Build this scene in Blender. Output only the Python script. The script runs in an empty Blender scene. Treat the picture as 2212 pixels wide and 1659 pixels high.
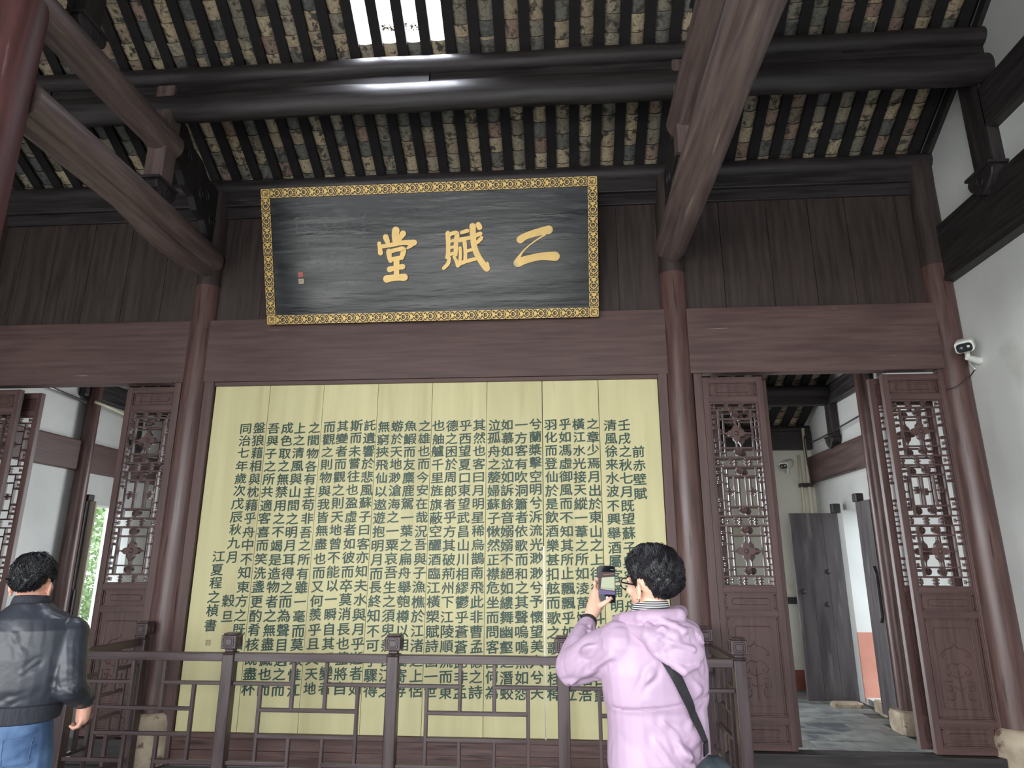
import bpy, math, random
import numpy as np
from mathutils import Matrix, Vector
from mathutils.bvhtree import BVHTree

S = bpy.context.scene
COL = S.collection
random.seed(7)
rng = np.random.default_rng(7)
R = math.radians
PI = math.pi

# ------------------------------------------------------------------ camera
cam_data = bpy.data.cameras.new('camera')
cam_data.sensor_width = 36.0
cam_data.lens = 1425.0 / 2212.0 * 36.0
cam_data.clip_end = 200
cam = bpy.data.objects.new('camera', cam_data)
COL.objects.link(cam)
ax = Vector((0.9973373918, 0.0729059186, 0.0016893641))
ay = Vector((0.0172069654, -0.2577728185, 0.9660523249))
az = Vector((0.0708664043, -0.9634510372, -0.2583409601))
m3 = Matrix((ax, ay, az)).transposed()
cam.matrix_world = Matrix.Translation((0, -5.93, 1.65)) @ m3.to_4x4()
S.camera = cam

# ------------------------------------------------------------------ world, lights, exposure
world = bpy.data.worlds.new('world')
S.world = world
world.use_nodes = True
bg = world.node_tree.nodes['Background']
bg.inputs[0].default_value = (0.86, 0.93, 1.0, 1)
bg.inputs[1].default_value = 4.0


def area(name, loc, rot, sx, sy, power, color=(1, 1, 1)):
    l = bpy.data.lights.new(name, 'AREA')
    l.shape = 'RECTANGLE'
    l.size = sx
    l.size_y = sy
    l.energy = power
    l.color = color
    o = bpy.data.objects.new(name, l)
    COL.objects.link(o)
    o.location = loc
    o.rotation_euler = rot
    return o


# daylight coming in through the open front of the hall, plus a rear lamp added to brighten the gallery
area('front_daylight', (-5.0, -12.5, 3.0), (R(88), 0, R(-18)), 11.0, 6.0, 1500, (1.0, 0.99, 0.97))
area('rear_fill', (-1.2, 4.1, 1.7), (R(-90), 0, 0), 4.4, 3.0, 300, (0.95, 0.98, 1.0))
area('skylight_daylight', (-1.37, -1.35, 7.2), (R(0), 0, 0), 1.6, 1.4, 900, (0.85, 0.9, 1.0))

S.view_settings.view_transform = 'Standard'
S.view_settings.look = 'None'
S.view_settings.exposure = 0.0
S.view_settings.gamma = 1.0
S.view_settings.use_curve_mapping = False


# ------------------------------------------------------------------ materials
def lin(c):
    return tuple(((v / 255) / 12.92 if v / 255 <= 0.04045 else ((v / 255 + 0.055) / 1.055) ** 2.4) for v in c)


def new_mat(name):
    m = bpy.data.materials.new(name)
    m.use_nodes = True
    nt = m.node_tree
    b = nt.nodes['Principled BSDF']
    return m, nt, b


def N(nt, t, **kw):
    n = nt.nodes.new(t)
    for k, v in kw.items():
        setattr(n, k, v)
    return n


def noise_mat(name, c1, c2, rough=0.6, scale=(1, 1, 1), nscale=4.0, detail=6, bump=0.0, bscale=None,
              c3=None, c3_lo=0.62, c3_hi=0.72, c3scale=9.0, lo=0.35, hi=0.65, coords='Object', metallic=0.0,
              rough2=None, spec=0.5, perobj=0.0, coat=0.0):
    m, nt, b = new_mat(name)
    tc = N(nt, 'ShaderNodeTexCoord')
    mp = N(nt, 'ShaderNodeMapping')
    mp.inputs['Scale'].default_value = scale
    src = tc.outputs[coords]
    if perobj:
        oi = N(nt, 'ShaderNodeObjectInfo')
        mul = N(nt, 'ShaderNodeMath', operation='MULTIPLY')
        mul.inputs[1].default_value = 37.0
        nt.links.new(oi.outputs['Random'], mul.inputs[0])
        add = N(nt, 'ShaderNodeVectorMath', operation='ADD')
        nt.links.new(src, add.inputs[0])
        nt.links.new(mul.outputs[0], add.inputs[1])
        src = add.outputs[0]
    nt.links.new(src, mp.inputs[0])
    n1 = N(nt, 'ShaderNodeTexNoise')
    n1.inputs['Scale'].default_value = nscale
    n1.inputs['Detail'].default_value = detail
    nt.links.new(mp.outputs[0], n1.inputs['Vector'])
    cr = N(nt, 'ShaderNodeValToRGB')
    cr.color_ramp.elements[0].position = lo
    cr.color_ramp.elements[1].position = hi
    cr.color_ramp.elements[0].color = (*c1, 1)
    cr.color_ramp.elements[1].color = (*c2, 1)
    nt.links.new(n1.outputs['Fac'], cr.inputs[0])
    out = cr.outputs[0]
    if c3 is not None:
        n2 = N(nt, 'ShaderNodeTexNoise')
        n2.inputs['Scale'].default_value = c3scale
        n2.inputs['Detail'].default_value = 8
        nt.links.new(mp.outputs[0], n2.inputs['Vector'])
        r2 = N(nt, 'ShaderNodeValToRGB')
        r2.color_ramp.elements[0].position = c3_lo
        r2.color_ramp.elements[1].position = c3_hi
        nt.links.new(n2.outputs['Fac'], r2.inputs[0])
        mx = N(nt, 'ShaderNodeMixRGB')
        nt.links.new(r2.outputs[0], mx.inputs[0])
        nt.links.new(out, mx.inputs[1])
        mx.inputs[2].default_value = (*c3, 1)
        out = mx.outputs[0]
    if perobj:
        hs = N(nt, 'ShaderNodeHueSaturation')
        mr = N(nt, 'ShaderNodeMapRange')
        mr.inputs[3].default_value = 1 - perobj
        mr.inputs[4].default_value = 1 + perobj
        nt.links.new(oi.outputs['Random'], mr.inputs[0])
        nt.links.new(mr.outputs[0], hs.inputs['Value'])
        nt.links.new(out, hs.inputs['Color'])
        out = hs.outputs[0]
    nt.links.new(out, b.inputs['Base Color'])
    b.inputs['Roughness'].default_value = rough
    b.inputs['Metallic'].default_value = metallic
    b.inputs['Specular IOR Level'].default_value = spec
    if coat:
        b.inputs['Coat Weight'].default_value = coat
        b.inputs['Coat Roughness'].default_value = 0.25
    if rough2 is not None:
        rr = N(nt, 'ShaderNodeMapRange')
        rr.inputs[1].default_value = 0.3
        rr.inputs[2].default_value = 0.7
        rr.inputs[3].default_value = rough
        rr.inputs[4].default_value = rough2
        nt.links.new(n1.outputs['Fac'], rr.inputs[0])
        nt.links.new(rr.outputs[0], b.inputs['Roughness'])
    if bump:
        bp = N(nt, 'ShaderNodeBump')
        bp.inputs['Strength'].default_value = 1.0
        bp.inputs['Distance'].default_value = bump
        if bscale:
            n3 = N(nt, 'ShaderNodeTexNoise')
            n3.inputs['Scale'].default_value = bscale
            n3.inputs['Detail'].default_value = 5
            nt.links.new(mp.outputs[0], n3.inputs['Vector'])
            nt.links.new(n3.outputs['Fac'], bp.inputs['Height'])
        else:
            nt.links.new(n1.outputs['Fac'], bp.inputs['Height'])
        nt.links.new(bp.outputs[0], b.inputs['Normal'])
    return m


def wood(name, a, bcol, axis, rough=0.45, rough2=0.6, bump=0.0015, worn=None, wlo=.66, whi=.7):
    sc = {'X': (0.35, 5, 5), 'Y': (5, 0.35, 5), 'Z': (5, 5, 0.35)}[axis]
    return noise_mat(name, lin(a), lin(bcol), rough=rough, rough2=rough2, scale=sc, nscale=5.5, detail=8, bump=bump,
                     c3=lin(worn) if worn else None, c3_lo=wlo, c3_hi=whi, c3scale=6.0)


M = {}
for A in 'XYZ':
    M['lacquer' + A] = wood('brown_lacquer_' + A, (80, 60, 58), (98, 76, 73), A, worn=(140, 120, 116), wlo=.70, whi=.78)
    M['upper' + A] = wood('shade_darkened_lacquer_' + A, (50, 41, 39), (66, 54, 51), A, worn=(92, 76, 72), wlo=.72, whi=.8)  # lacquer darkened in colour to paint in the light falling off with height
    M['dark' + A] = wood('dark_timber_' + A, (38, 34, 35), (56, 51, 52), A, rough=.42, rough2=.62, worn=(86, 79, 80), wlo=.68, whi=.78)
    M['column' + A] = wood('red_brown_lacquer_' + A, (80, 58, 55), (102, 77, 73), A, rough=.28, rough2=.42, worn=(60, 42, 40), wlo=.6, whi=.7)
    M['beam' + A] = wood('worn_beam_lacquer_' + A, (94, 79, 77), (120, 103, 100), A, rough=.32, rough2=.5, worn=(146, 130, 126), wlo=.64, whi=.76)
    M['door' + A] = wood('door_lacquer_' + A, (72, 51, 48), (90, 66, 63), A, rough=.42, rough2=.55, worn=(118, 94, 90), wlo=.72, whi=.8)
    M['rail' + A] = wood('rail_lacquer_' + A, (62, 48, 50), (82, 67, 69), A, rough=.24, rough2=.4, bump=.0008)
M['maroonZ'] = wood('maroon_lacquer', (78, 46, 46), (100, 62, 62), 'Z', rough=.5, rough2=.62, worn=(124, 90, 90))
M['litwood'] = noise_mat('daylit_wood', lin((168, 158, 140)), lin((196, 188, 170)), rough=.7, scale=(4, 4, .3), nscale=5)  # pale colour paints in the outdoor light on the left door leaf
M['rafter'] = wood('rafter_black_wood', (22, 19, 20), (34, 29, 30), 'Y', rough=.8, rough2=.9)
M['plaster'] = noise_mat('white_plaster', lin((205, 207, 205)), lin((222, 224, 222)), rough=.9, nscale=1.2, detail=6,
                         c3=lin((176, 174, 165)), c3_lo=.62, c3_hi=.8, c3scale=1.1, bump=.001)
M['plaster_old'] = noise_mat('stained_plaster', lin((214, 212, 198)), lin((228, 226, 214)), rough=.9, nscale=1.0, detail=6,
                             c3=lin((188, 180, 150)), c3_lo=.58, c3_hi=.75, c3scale=1.4, bump=.001)
M['salmon'] = noise_mat('salmon_wall_paint', lin((192, 132, 114)), lin((204, 146, 128)), rough=.9, nscale=3)
M['redbase'] = noise_mat('red_brown_dado', lin((128, 72, 58)), lin((150, 88, 72)), rough=.85, nscale=6, c3=lin((190, 180, 170)), c3_lo=.7, c3_hi=.74)
M['board'] = noise_mat('yellow_board_paint', lin((206, 198, 150)), lin((216, 208, 160)), rough=.55, scale=(3, 3, .25), nscale=3.2, detail=7,
                       c3=lin((178, 165, 122)), c3_lo=.55, c3_hi=.85, c3scale=2.2, bump=.0006, perobj=.03)
M['ink'] = noise_mat('dark_green_ink', lin((30, 62, 54)), lin((40, 76, 66)), rough=.5, nscale=12)
M['gold'] = noise_mat('gilt_paint', lin((208, 174, 102)), lin((196, 164, 100)), rough=.38, nscale=9, c3=lin((150, 150, 112)), c3_lo=.6, c3_hi=.75,
                      c3scale=7, metallic=.25)
M['goldframe'] = noise_mat('gilt_frame_paint', lin((208, 174, 98)), lin((190, 156, 86)), rough=.38, nscale=20, metallic=.25)
M['black'] = noise_mat('black_paint', lin((18, 18, 18)), lin((26, 26, 26)), rough=.5, nscale=10)
M['plaque'] = noise_mat('black_lacquer', lin((14, 18, 22)), lin((30, 36, 40)), rough=.16, rough2=.3, spec=.32, scale=(.35, 1, 2.8), nscale=3.5, detail=9,
                        c3=lin((62, 70, 72)), c3_lo=.56, c3_hi=.76, c3scale=9, bump=.008, bscale=2.6)
M['faint'] = noise_mat('faded_writing', lin((70, 88, 92)), lin((104, 122, 122)), rough=.5, nscale=9)
M['sealred'] = noise_mat('seal_red', lin((186, 92, 80)), lin((200, 110, 98)), rough=.6, nscale=30)
M['sealpale'] = noise_mat('seal_pale', lin((214, 190, 160)), lin((224, 204, 176)), rough=.6, nscale=30)
M['sealgrey'] = noise_mat('seal_faded', lin((140, 122, 100)), lin((166, 148, 120)), rough=.6, nscale=40)
M['stone'] = noise_mat('pale_stone', lin((150, 134, 116)), lin((186, 172, 150)), rough=.85, nscale=6, detail=8, c3=lin((106, 84, 70)), c3_lo=.6, c3_hi=.68,
                       bump=.012, bscale=9)
M['paving'] = noise_mat('grey_paving', lin((112, 116, 116)), lin((150, 152, 148)), rough=.45, rough2=.7, scale=(1, 1, 1), nscale=5, detail=7,
                        c3=lin((84, 90, 96)), c3_lo=.58, c3_hi=.66, c3scale=2.5, bump=.002, perobj=.16)
M['ground'] = noise_mat('courtyard_ground', lin((150, 148, 140)), lin((170, 168, 160)), rough=.9, nscale=2)
M['grout'] = noise_mat('dark_joint', lin((84, 84, 80)), lin((98, 98, 94)), rough=.9, nscale=9)
M['oldwood'] = noise_mat('grey_old_door_wood', lin((62, 56, 60)), lin((86, 80, 82)), rough=.42, rough2=.6, scale=(3, 3, .4), nscale=4, detail=8,
                         c3=lin((120, 114, 114)), c3_lo=.6, c3_hi=.75, c3scale=3)
M['plastic'] = noise_mat('white_plastic', lin((224, 224, 218)), lin((232, 232, 226)), rough=.4, nscale=5)
M['conduit'] = noise_mat('cream_conduit', lin((216, 208, 182)), lin((226, 220, 196)), rough=.5, nscale=5)
M['darkglass'] = noise_mat('dark_lens', (.006, .007, .01), (.01, .011, .014), rough=.08, nscale=5)
M['metal'] = noise_mat('grey_metal', lin((120, 118, 116)), lin((150, 148, 146)), rough=.35, nscale=8, metallic=.8)
M['iron'] = noise_mat('dark_iron', lin((58, 54, 56)), lin((84, 78, 80)), rough=.5, nscale=12, metallic=.5)
M['leaf'] = noise_mat('green_leaves', lin((120, 150, 100)), lin((176, 200, 150)), rough=.6, nscale=9)
M['bark'] = noise_mat('bark', lin((90, 76, 60)), lin((112, 98, 80)), rough=.9, nscale=9)


def tile_mat():
    m, nt, b = new_mat('old_clay_tile')
    geo = N(nt, 'ShaderNodeNewGeometry')
    oi = N(nt, 'ShaderNodeObjectInfo')
    at = N(nt, 'ShaderNodeAttribute', attribute_name='tone')
    addr = N(nt, 'ShaderNodeMath', operation='ADD')
    nt.links.new(oi.outputs['Random'], addr.inputs[0])
    nt.links.new(at.outputs['Fac'], addr.inputs[1])
    fr = N(nt, 'ShaderNodeMath', operation='FRACT')
    nt.links.new(addr.outputs[0], fr.inputs[0])
    cr = N(nt, 'ShaderNodeValToRGB')
    e = cr.color_ramp
    e.interpolation = 'CONSTANT'
    cols = [(0, (172, 156, 132)), (.13, (122, 120, 114)), (.25, (188, 170, 142)), (.38, (146, 138, 124)), (.5, (158, 134, 120)),
            (.58, (194, 178, 150)), (.70, (108, 110, 108)), (.80, (168, 158, 138)), (.92, (132, 122, 108))]
    e.elements[0].color = (*lin(cols[0][1]), 1)
    e.elements[1].position = cols[1][0]
    e.elements[1].color = (*lin(cols[1][1]), 1)
    for p, c in cols[2:]:
        k = e.elements.new(p)
        k.color = (*lin(c), 1)
    nt.links.new(fr.outputs[0], cr.inputs[0])
    off = N(nt, 'ShaderNodeVectorMath', operation='SCALE')
    nt.links.new(geo.outputs['Position'], off.inputs[0])
    off.inputs[3].default_value = 1.0
    n1 = N(nt, 'ShaderNodeTexNoise')
    n1.inputs['Scale'].default_value = 13
    n1.inputs['Detail'].default_value = 7
    n1.inputs['Roughness'].default_value = .65
    nt.links.new(off.outputs[0], n1.inputs['Vector'])
    r1 = N(nt, 'ShaderNodeValToRGB')
    r1.color_ramp.elements[0].position = .53
    r1.color_ramp.elements[1].position = .60
    nt.links.new(n1.outputs['Fac'], r1.inputs[0])
    mx = N(nt, 'ShaderNodeMixRGB')
    nt.links.new(r1.outputs[0], mx.inputs[0])
    nt.links.new(cr.outputs[0], mx.inputs[1])
    mx.inputs[2].default_value = (*lin((84, 80, 74)), 1)
    n2 = N(nt, 'ShaderNodeTexNoise')
    n2.inputs['Scale'].default_value = 42
    n2.inputs['Detail'].default_value = 6
    nt.links.new(off.outputs[0], n2.inputs['Vector'])
    r2 = N(nt, 'ShaderNodeValToRGB')
    r2.color_ramp.elements[0].position = .3
    r2.color_ramp.elements[1].position = .55
    r2.color_ramp.elements[0].color = (.55, .55, .55, 1)
    nt.links.new(n2.outputs['Fac'], r2.inputs[0])
    mu = N(nt, 'ShaderNodeMixRGB', blend_type='MULTIPLY')
    mu.inputs[0].default_value = 1
    nt.links.new(mx.outputs[0], mu.inputs[1])
    nt.links.new(r2.outputs[0], mu.inputs[2])
    nt.links.new(mu.outputs[0], b.inputs['Base Color'])
    b.inputs['Roughness'].default_value = .85
    bp = N(nt, 'ShaderNodeBump')
    bp.inputs['Distance'].default_value = .004
    nt.links.new(n1.outputs['Fac'], bp.inputs['Height'])
    nt.links.new(bp.outputs[0], b.inputs['Normal'])
    return m


M['tile'] = tile_mat()
M['tile_edge'] = noise_mat('shadow_dark_tile_edge', lin((34, 31, 28)), lin((50, 46, 42)), rough=.95, nscale=20)  # dark end faces paint in the shadow lines between tile rows
mg, ntg, bgl = new_mat('clear_tile_glass')
bgl.inputs['Base Color'].default_value = (.93, .97, 1, 1)
bgl.inputs['Roughness'].default_value = .05
tr = N(ntg, 'ShaderNodeBsdfTransparent')
mxs = N(ntg, 'ShaderNodeMixShader')
mxs.inputs[0].default_value = .12
ntg.links.new(tr.outputs[0], mxs.inputs[1])
ntg.links.new(bgl.outputs[0], mxs.inputs[2])
ntg.links.new(mxs.outputs[0], ntg.nodes['Material Output'].inputs[0])
M['glass'] = mg


# ------------------------------------------------------------------ mesh helpers
class MB:
    def __init__(s):
        s.v = []
        s.f = []
        s.mi = []

    def add(s, v, f, mi=0):
        o = len(s.v)
        s.v += [tuple(p) for p in v]
        s.f += [tuple(i + o for i in q) for q in f]
        s.mi += [mi] * len(f)
        return s

    def box(s, x0, x1, y0, y1, z0, z1, mi=0):
        v = [(x0, y0, z0), (x1, y0, z0), (x1, y1, z0), (x0, y1, z0), (x0, y0, z1), (x1, y0, z1), (x1, y1, z1), (x0, y1, z1)]
        return s.add(v, [(0, 3, 2, 1), (4, 5, 6, 7), (0, 1, 5, 4), (1, 2, 6, 5), (2, 3, 7, 6), (3, 0, 4, 7)], mi)

    def prism(s, poly, axis, a, b, mi=0):
        """extrude a 2-D polygon along an axis: axis 'X' takes (y,z), 'Y' takes (x,z), 'Z' takes (x,y)"""
        def P(q, t):
            return {'X': (t, q[0], q[1]), 'Y': (q[0], t, q[1]), 'Z': (q[0], q[1], t)}[axis]
        n = len(poly)
        v = [P(q, a) for q in poly] + [P(q, b) for q in poly]
        ar = sum(poly[i][0] * poly[(i + 1) % n][1] - poly[(i + 1) % n][0] * poly[i][1] for i in range(n))
        flip = (ar > 0) != (axis == 'Y')
        f = [tuple(range(n)), tuple(range(2 * n - 1, n - 1, -1))] + [((i + 1) % n, i, i + n, (i + 1) % n + n) for i in range(n)]
        if flip:
            f = [tuple(reversed(q)) for q in f]
        return s.add(v, f, mi)

    def tube(s, pts, r, n=8, mi=0, caps=True, sx=1.0, sy=1.0, up=None, closed=False):
        pts = [Vector(p) for p in pts]
        rs = r if isinstance(r, (list, tuple)) else [r] * len(pts)
        K = len(pts)
        V = []
        prev = None
        for i in range(K):
            a = pts[(i - 1) % K] if (i > 0 or closed) else pts[0]
            b = pts[(i + 1) % K] if (i < K - 1 or closed) else pts[-1]
            t = (b - a).normalized()
            if up is not None:
                u = Vector(up)
            elif prev is None:
                u = Vector((0, 0, 1)) if abs(t.z) < .9 else Vector((0, 1, 0))
            else:
                u = prev
            x = u.cross(t)
            if x.length < 1e-6:
                x = Vector((1, 0, 0)).cross(t)
            x.normalize()
            y = t.cross(x).normalized()
            prev = y
            for k in range(n):
                an = 2 * PI * k / n
                V.append(pts[i] + (x * math.cos(an) * sx + y * math.sin(an) * sy) * rs[i])
        F = []
        rng_ = K if closed else K - 1
        for i in range(rng_):
            j = (i + 1) % K
            for k in range(n):
                F.append((i * n + k, i * n + (k + 1) % n, j * n + (k + 1) % n, j * n + k))
        if caps and not closed:
            F.append(tuple(reversed(range(n))))
            F.append(tuple((K - 1) * n + k for k in range(n)))
        return s.add(V, F, mi)

    def lathe(s, c, prof, n=20, mi=0, axis='Z'):
        V = []
        for (r, h) in prof:
            for k in range(n):
                a = 2 * PI * k / n
                p = {'Z': (r * math.cos(a), r * math.sin(a), h), 'Y': (r * math.cos(a), h, r * math.sin(a)), 'X': (h, r * math.cos(a), r * math.sin(a))}[axis]
                V.append((c[0] + p[0], c[1] + p[1], c[2] + p[2]))
        F = []
        K = len(prof)
        for i in range(K - 1):
            for k in range(n):
                q = (i * n + k, i * n + (k + 1) % n, (i + 1) * n + (k + 1) % n, (i + 1) * n + k)
                F.append(q if axis != 'Y' else tuple(reversed(q)))
        F.append(tuple(reversed(range(n))) if axis != 'Y' else tuple(range(n)))
        F.append(tuple((K - 1) * n + k for k in range(n)) if axis != 'Y' else tuple(reversed([(K - 1) * n + k for k in range(n)])))
        return s.add(V, F, mi)

    def loft(s, rings, mi=0):
        """rings: lists of points with equal counts"""
        n = len(rings[0])
        V = [p for rg in rings for p in rg]
        F = []
        for i in range(len(rings) - 1):
            for k in range(n):
                F.append((i * n + k, i * n + (k + 1) % n, (i + 1) * n + (k + 1) % n, (i + 1) * n + k))
        F.append(tuple(reversed(range(n))))
        F.append(tuple((len(rings) - 1) * n + k for k in range(n)))
        return s.add(V, F, mi)

    def mesh(s, name, smooth=False):
        me = bpy.data.meshes.new(name)
        me.from_pydata(s.v, [], s.f)
        if any(s.mi):
            me.polygons.foreach_set('material_index', s.mi)
        if smooth:
            me.polygons.foreach_set('use_smooth', [True] * len(me.polygons))
        me.update()
        return me


def props(o, label=None, cat=None, group=None, kind=None):
    if label:
        o['label'] = label
    if cat:
        o['category'] = cat
    if group:
        o['group'] = group
    if kind:
        o['kind'] = kind
    return o


def place(name, me, mats=None, parent=None, loc=None, rot=None, **kw):
    o = bpy.data.objects.new(name, me)
    COL.objects.link(o)
    if mats is not None and not me.materials:
        for m in (mats if isinstance(mats, (list, tuple)) else [mats]):
            me.materials.append(m)
    if parent:
        o.parent = parent
    if loc is not None:
        o.location = loc
    if rot is not None:
        o.rotation_euler = rot
    props(o, **kw)
    return o


def obj(name, mb, mats, parent=None, smooth=False, bevel=0, loc=None, rot=None, auto=None, **kw):
    me = mb.mesh(name, smooth)
    o = place(name, me, mats, parent, loc, rot, **kw)
    if bevel:
        b = o.modifiers.new('bevel', 'BEVEL')
        b.width = bevel
        b.segments = 2
        b.limit_method = 'ANGLE'
    if auto:
        me.set_sharp_from_angle(angle=R(auto))
    return o


def obj_stuff(*a, **k):
    return obj(*a, kind='stuff', **k)


def empty(name, loc=(0, 0, 0), rot=None, **kw):
    o = bpy.data.objects.new(name, None)
    o.empty_display_size = .1
    COL.objects.link(o)
    o.location = loc
    if rot is not None:
        o.rotation_euler = rot
    props(o, **kw)
    return o


KIDS = {}


def tree_copy(o, parent=None):
    c = o.copy()
    COL.objects.link(c)
    c.parent = parent
    for k in list(o.children):
        tree_copy(k, c)
    return c


# hall data
XL, XR = -6.03, 3.62           # gable wall faces
CX = (-3.51, 1.10)             # column axes
RIDGE = -3.3


def roofz(y):
    if y < RIDGE:
        y = 2 * RIDGE - y
    if y > 2.4:
        return 4.168 - .40 * (y - 2.4)
    if y > -1.0:
        return 5.56 - .58 * y
    if y > -2.1:
        return 6.14 + .70 * (-1.0 - y)
    return 6.91 + .8 * (-2.1 - y)


# ------------------------------------------------------------------ ground and floor
obj('ground', MB().box(-40, 40, -40, 40, -.4, -.16), M['ground'], kind='structure')
floor = obj('floor', MB().box(XL - .1, XR + .1, -7.3, 4.0, -.16, -.012), M['grout'], kind='structure')
brick = MB().box(-.2, .2, -.12, .12, -.014, 0).mesh('paving_brick')
brick.materials.append(M['paving'])
slab = MB().box(-.292, .292, -.142, .142, -.014, 0).mesh('paving_slab')
slab.materials.append(M['paving'])
n_ = 0
row = 0
y = .34
while y < 3.8:
    x = 1.5 + (.2 if row % 2 else 0)
    while x < 3.5:
        place('paving_brick', brick, parent=floor, loc=(x, y, random.uniform(-.002, .001)), rot=(random.uniform(-.004, .004), random.uniform(-.004, .004), 0))
        x += .406
    y += .246
    row += 1
for i in range(9):
    for j in range(5):
        place('paving_slab', slab, parent=floor, loc=(-3.3 + .59 * i + (.29 if j % 2 else 0), -.28 - .29 * j, random.uniform(-.002, .001)))
mb = MB()
for i in range(34):
    for j in range(22):
        xx = -5.8 + .59 * (i % 17) + (.29 if j % 2 else 0)
        yy = -1.74 - .29 * (j + 22 * (i // 17) * 0)
        if i < 17 and yy > -7.2 and xx < 3.4:
            mb.box(xx - .292, xx + .292, yy - .142, yy + .142, -.012, 0)
obj('paving_field', mb, M['paving'], parent=floor, kind='stuff')

# ------------------------------------------------------------------ gable walls with side doorways
def gable(name, xa, xb, yd0, yd1, zd):
    mb = MB()
    ys = [-7.2, -6.0, -4.5, -3.3, -2.1, -1.0, yd0]
    mb.prism([(-7.2, -.16)] + [(yd0, -.16)] + [(y, roofz(y) + .06) for y in reversed(ys)], 'X', xa, xb)
    mb.prism([(yd0, zd), (yd1, zd), (yd1, roofz(yd1) + .06), (yd0, roofz(yd0) + .06)], 'X', xa, xb)
    mb.prism([(yd1, -.16), (4.0, -.16), (4.0, roofz(4.0) + .06), (yd1, roofz(yd1) + .06)], 'X', xa, xb)
    mb.prism([(yd0, -.16), (yd1, -.16), (yd1, .06), (yd0, .06)], 'X', xa, xb)
    return obj(name, mb, M['plaster'], kind='structure')


gable('wall_right', XR, XR + .3, 2.3, 3.02, 2.28)
gable('wall_left', XL - .3, XL, 2.04, 3.1, 2.34)
# rear gallery wall, unseen middle bay left open so light floods the gallery
mb = MB().box(1.35, XR, 3.85, 4.0, -.16, 3.4)
wr = obj('wall_rear', mb, M['plaster_old'], kind='structure')
wr2 = obj('wall_rear', MB().box(XL, -3.75, 3.85, 4.0, -.16, 3.4), M['plaster_old'], kind='structure')
obj('baseboard_rear', MB().box(1.35, XR, 3.835, 3.85, 0, .24), M['redbase'], kind='structure')
obj('trim_1', MB().box(1.35, XR, 3.82, 3.85, 1.08, 1.17), M['darkX'], kind='structure')

# ------------------------------------------------------------------ timber partition wall (Y = 0)
wall = empty('wall_back', (0, 0, 0), kind='structure')
BAYS = [(XL, CX[0] - .12), (CX[0] + .12, CX[1] - .12), (CX[1] + .12, XR)]
for bi, (a, b) in enumerate(BAYS):
    nn = max(3, round((b - a) / .42))
    ed = [a + (b - a) * (k + (0 if k in (0, nn) else random.uniform(-.12, .12))) / nn for k in range(nn + 1)]
    for k in range(nn):
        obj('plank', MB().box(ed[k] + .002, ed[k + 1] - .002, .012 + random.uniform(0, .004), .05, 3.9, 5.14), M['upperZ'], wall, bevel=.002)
    obj('lintel_beam', MB().box(a - .02, b + .02, -.05, .07, 3.30, 3.93), M['lacquerX'], wall, bevel=.006)
    obj('upper_rail', MB().box(a - .02, b + .02, -.012, .06, 5.06, 5.20), M['darkX'], wall, bevel=.006)
    obj('eave_board', MB().box(a - .02, b + .02, -.05, .06, 5.18, 5.33), M['darkX'], wall, bevel=.01)

# sill / threshold beams and jambs of the side bays
for (a, b, nm) in ((1.23, 3.40, 'right'), (-5.9, -3.63, 'left')):
    obj('sill_beam', MB().box(a, b, -.08, .07, 0, .195), M['darkX'], wall, bevel=.006)
for x0, x1 in ((1.225, 1.298), (3.37, 3.46), (-3.70, -3.632), (-5.90, -5.82)):
    obj('door_jamb', MB().box(x0, x1, -.03, .06, .19, 3.305), M['lacquerZ'], wall, bevel=.004)
# frame around the writing
for x0, x1 in ((-3.395, -3.30), (.905, .985)):
    obj('frame_post', MB().box(x0, x1, -.045, .05, .0, 3.305), M['lacquerZ'], wall, bevel=.006)
obj('frame_molding', MB().box(-3.30, .905, -.03, .03, 3.262, 3.30), M['lacquerX'], wall, bevel=.004)
obj('base_board', MB().box(-3.30, .905, -.02, .04, 0, .115), M['columnX'], wall, bevel=.004)
obj('base_board', MB().box(-3.30, .905, -.024, .04, .118, .208), M['columnX'], wall, bevel=.004)
obj('base_rail', MB().box(-3.30, .905, -.04, .04, .21, .248), M['lacquerX'], wall, bevel=.006)

# ------------------------------------------------------------------ columns
def column(x, y, r, z1, label, rbot=None, base=True, zsplit=None, mat=None):
    t = empty('column', (x, y, 0), label=label, cat='column')
    rb = rbot or r * 1.04
    mb = MB().lathe((0, 0, 0), [(rb, .40 if base else 0), (rb, 1.2), (r, 3.0), (r * .985, zsplit or z1)], n=28)
    obj('shaft', mb, mat or M['columnZ'], t, smooth=True, auto=50)
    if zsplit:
        obj('upper_shaft', MB().lathe((0, 0, 0), [(r * .985, zsplit), (r * .96, z1)], n=28), M['upperZ'], t, smooth=True, auto=50)  # same column, its colour darkened for the dimmer light near the roof
    if base:
        mb = MB().lathe((0, 0, 0), [(rb + .045, 0), (rb + .05, .03), (rb + .048, .32), (rb + .03, .38), (rb + .002, .40)], n=20)
        obj('plinth', mb, M['stone'], t, smooth=True, auto=40, label='pale stone plinth')
    return t


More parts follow.
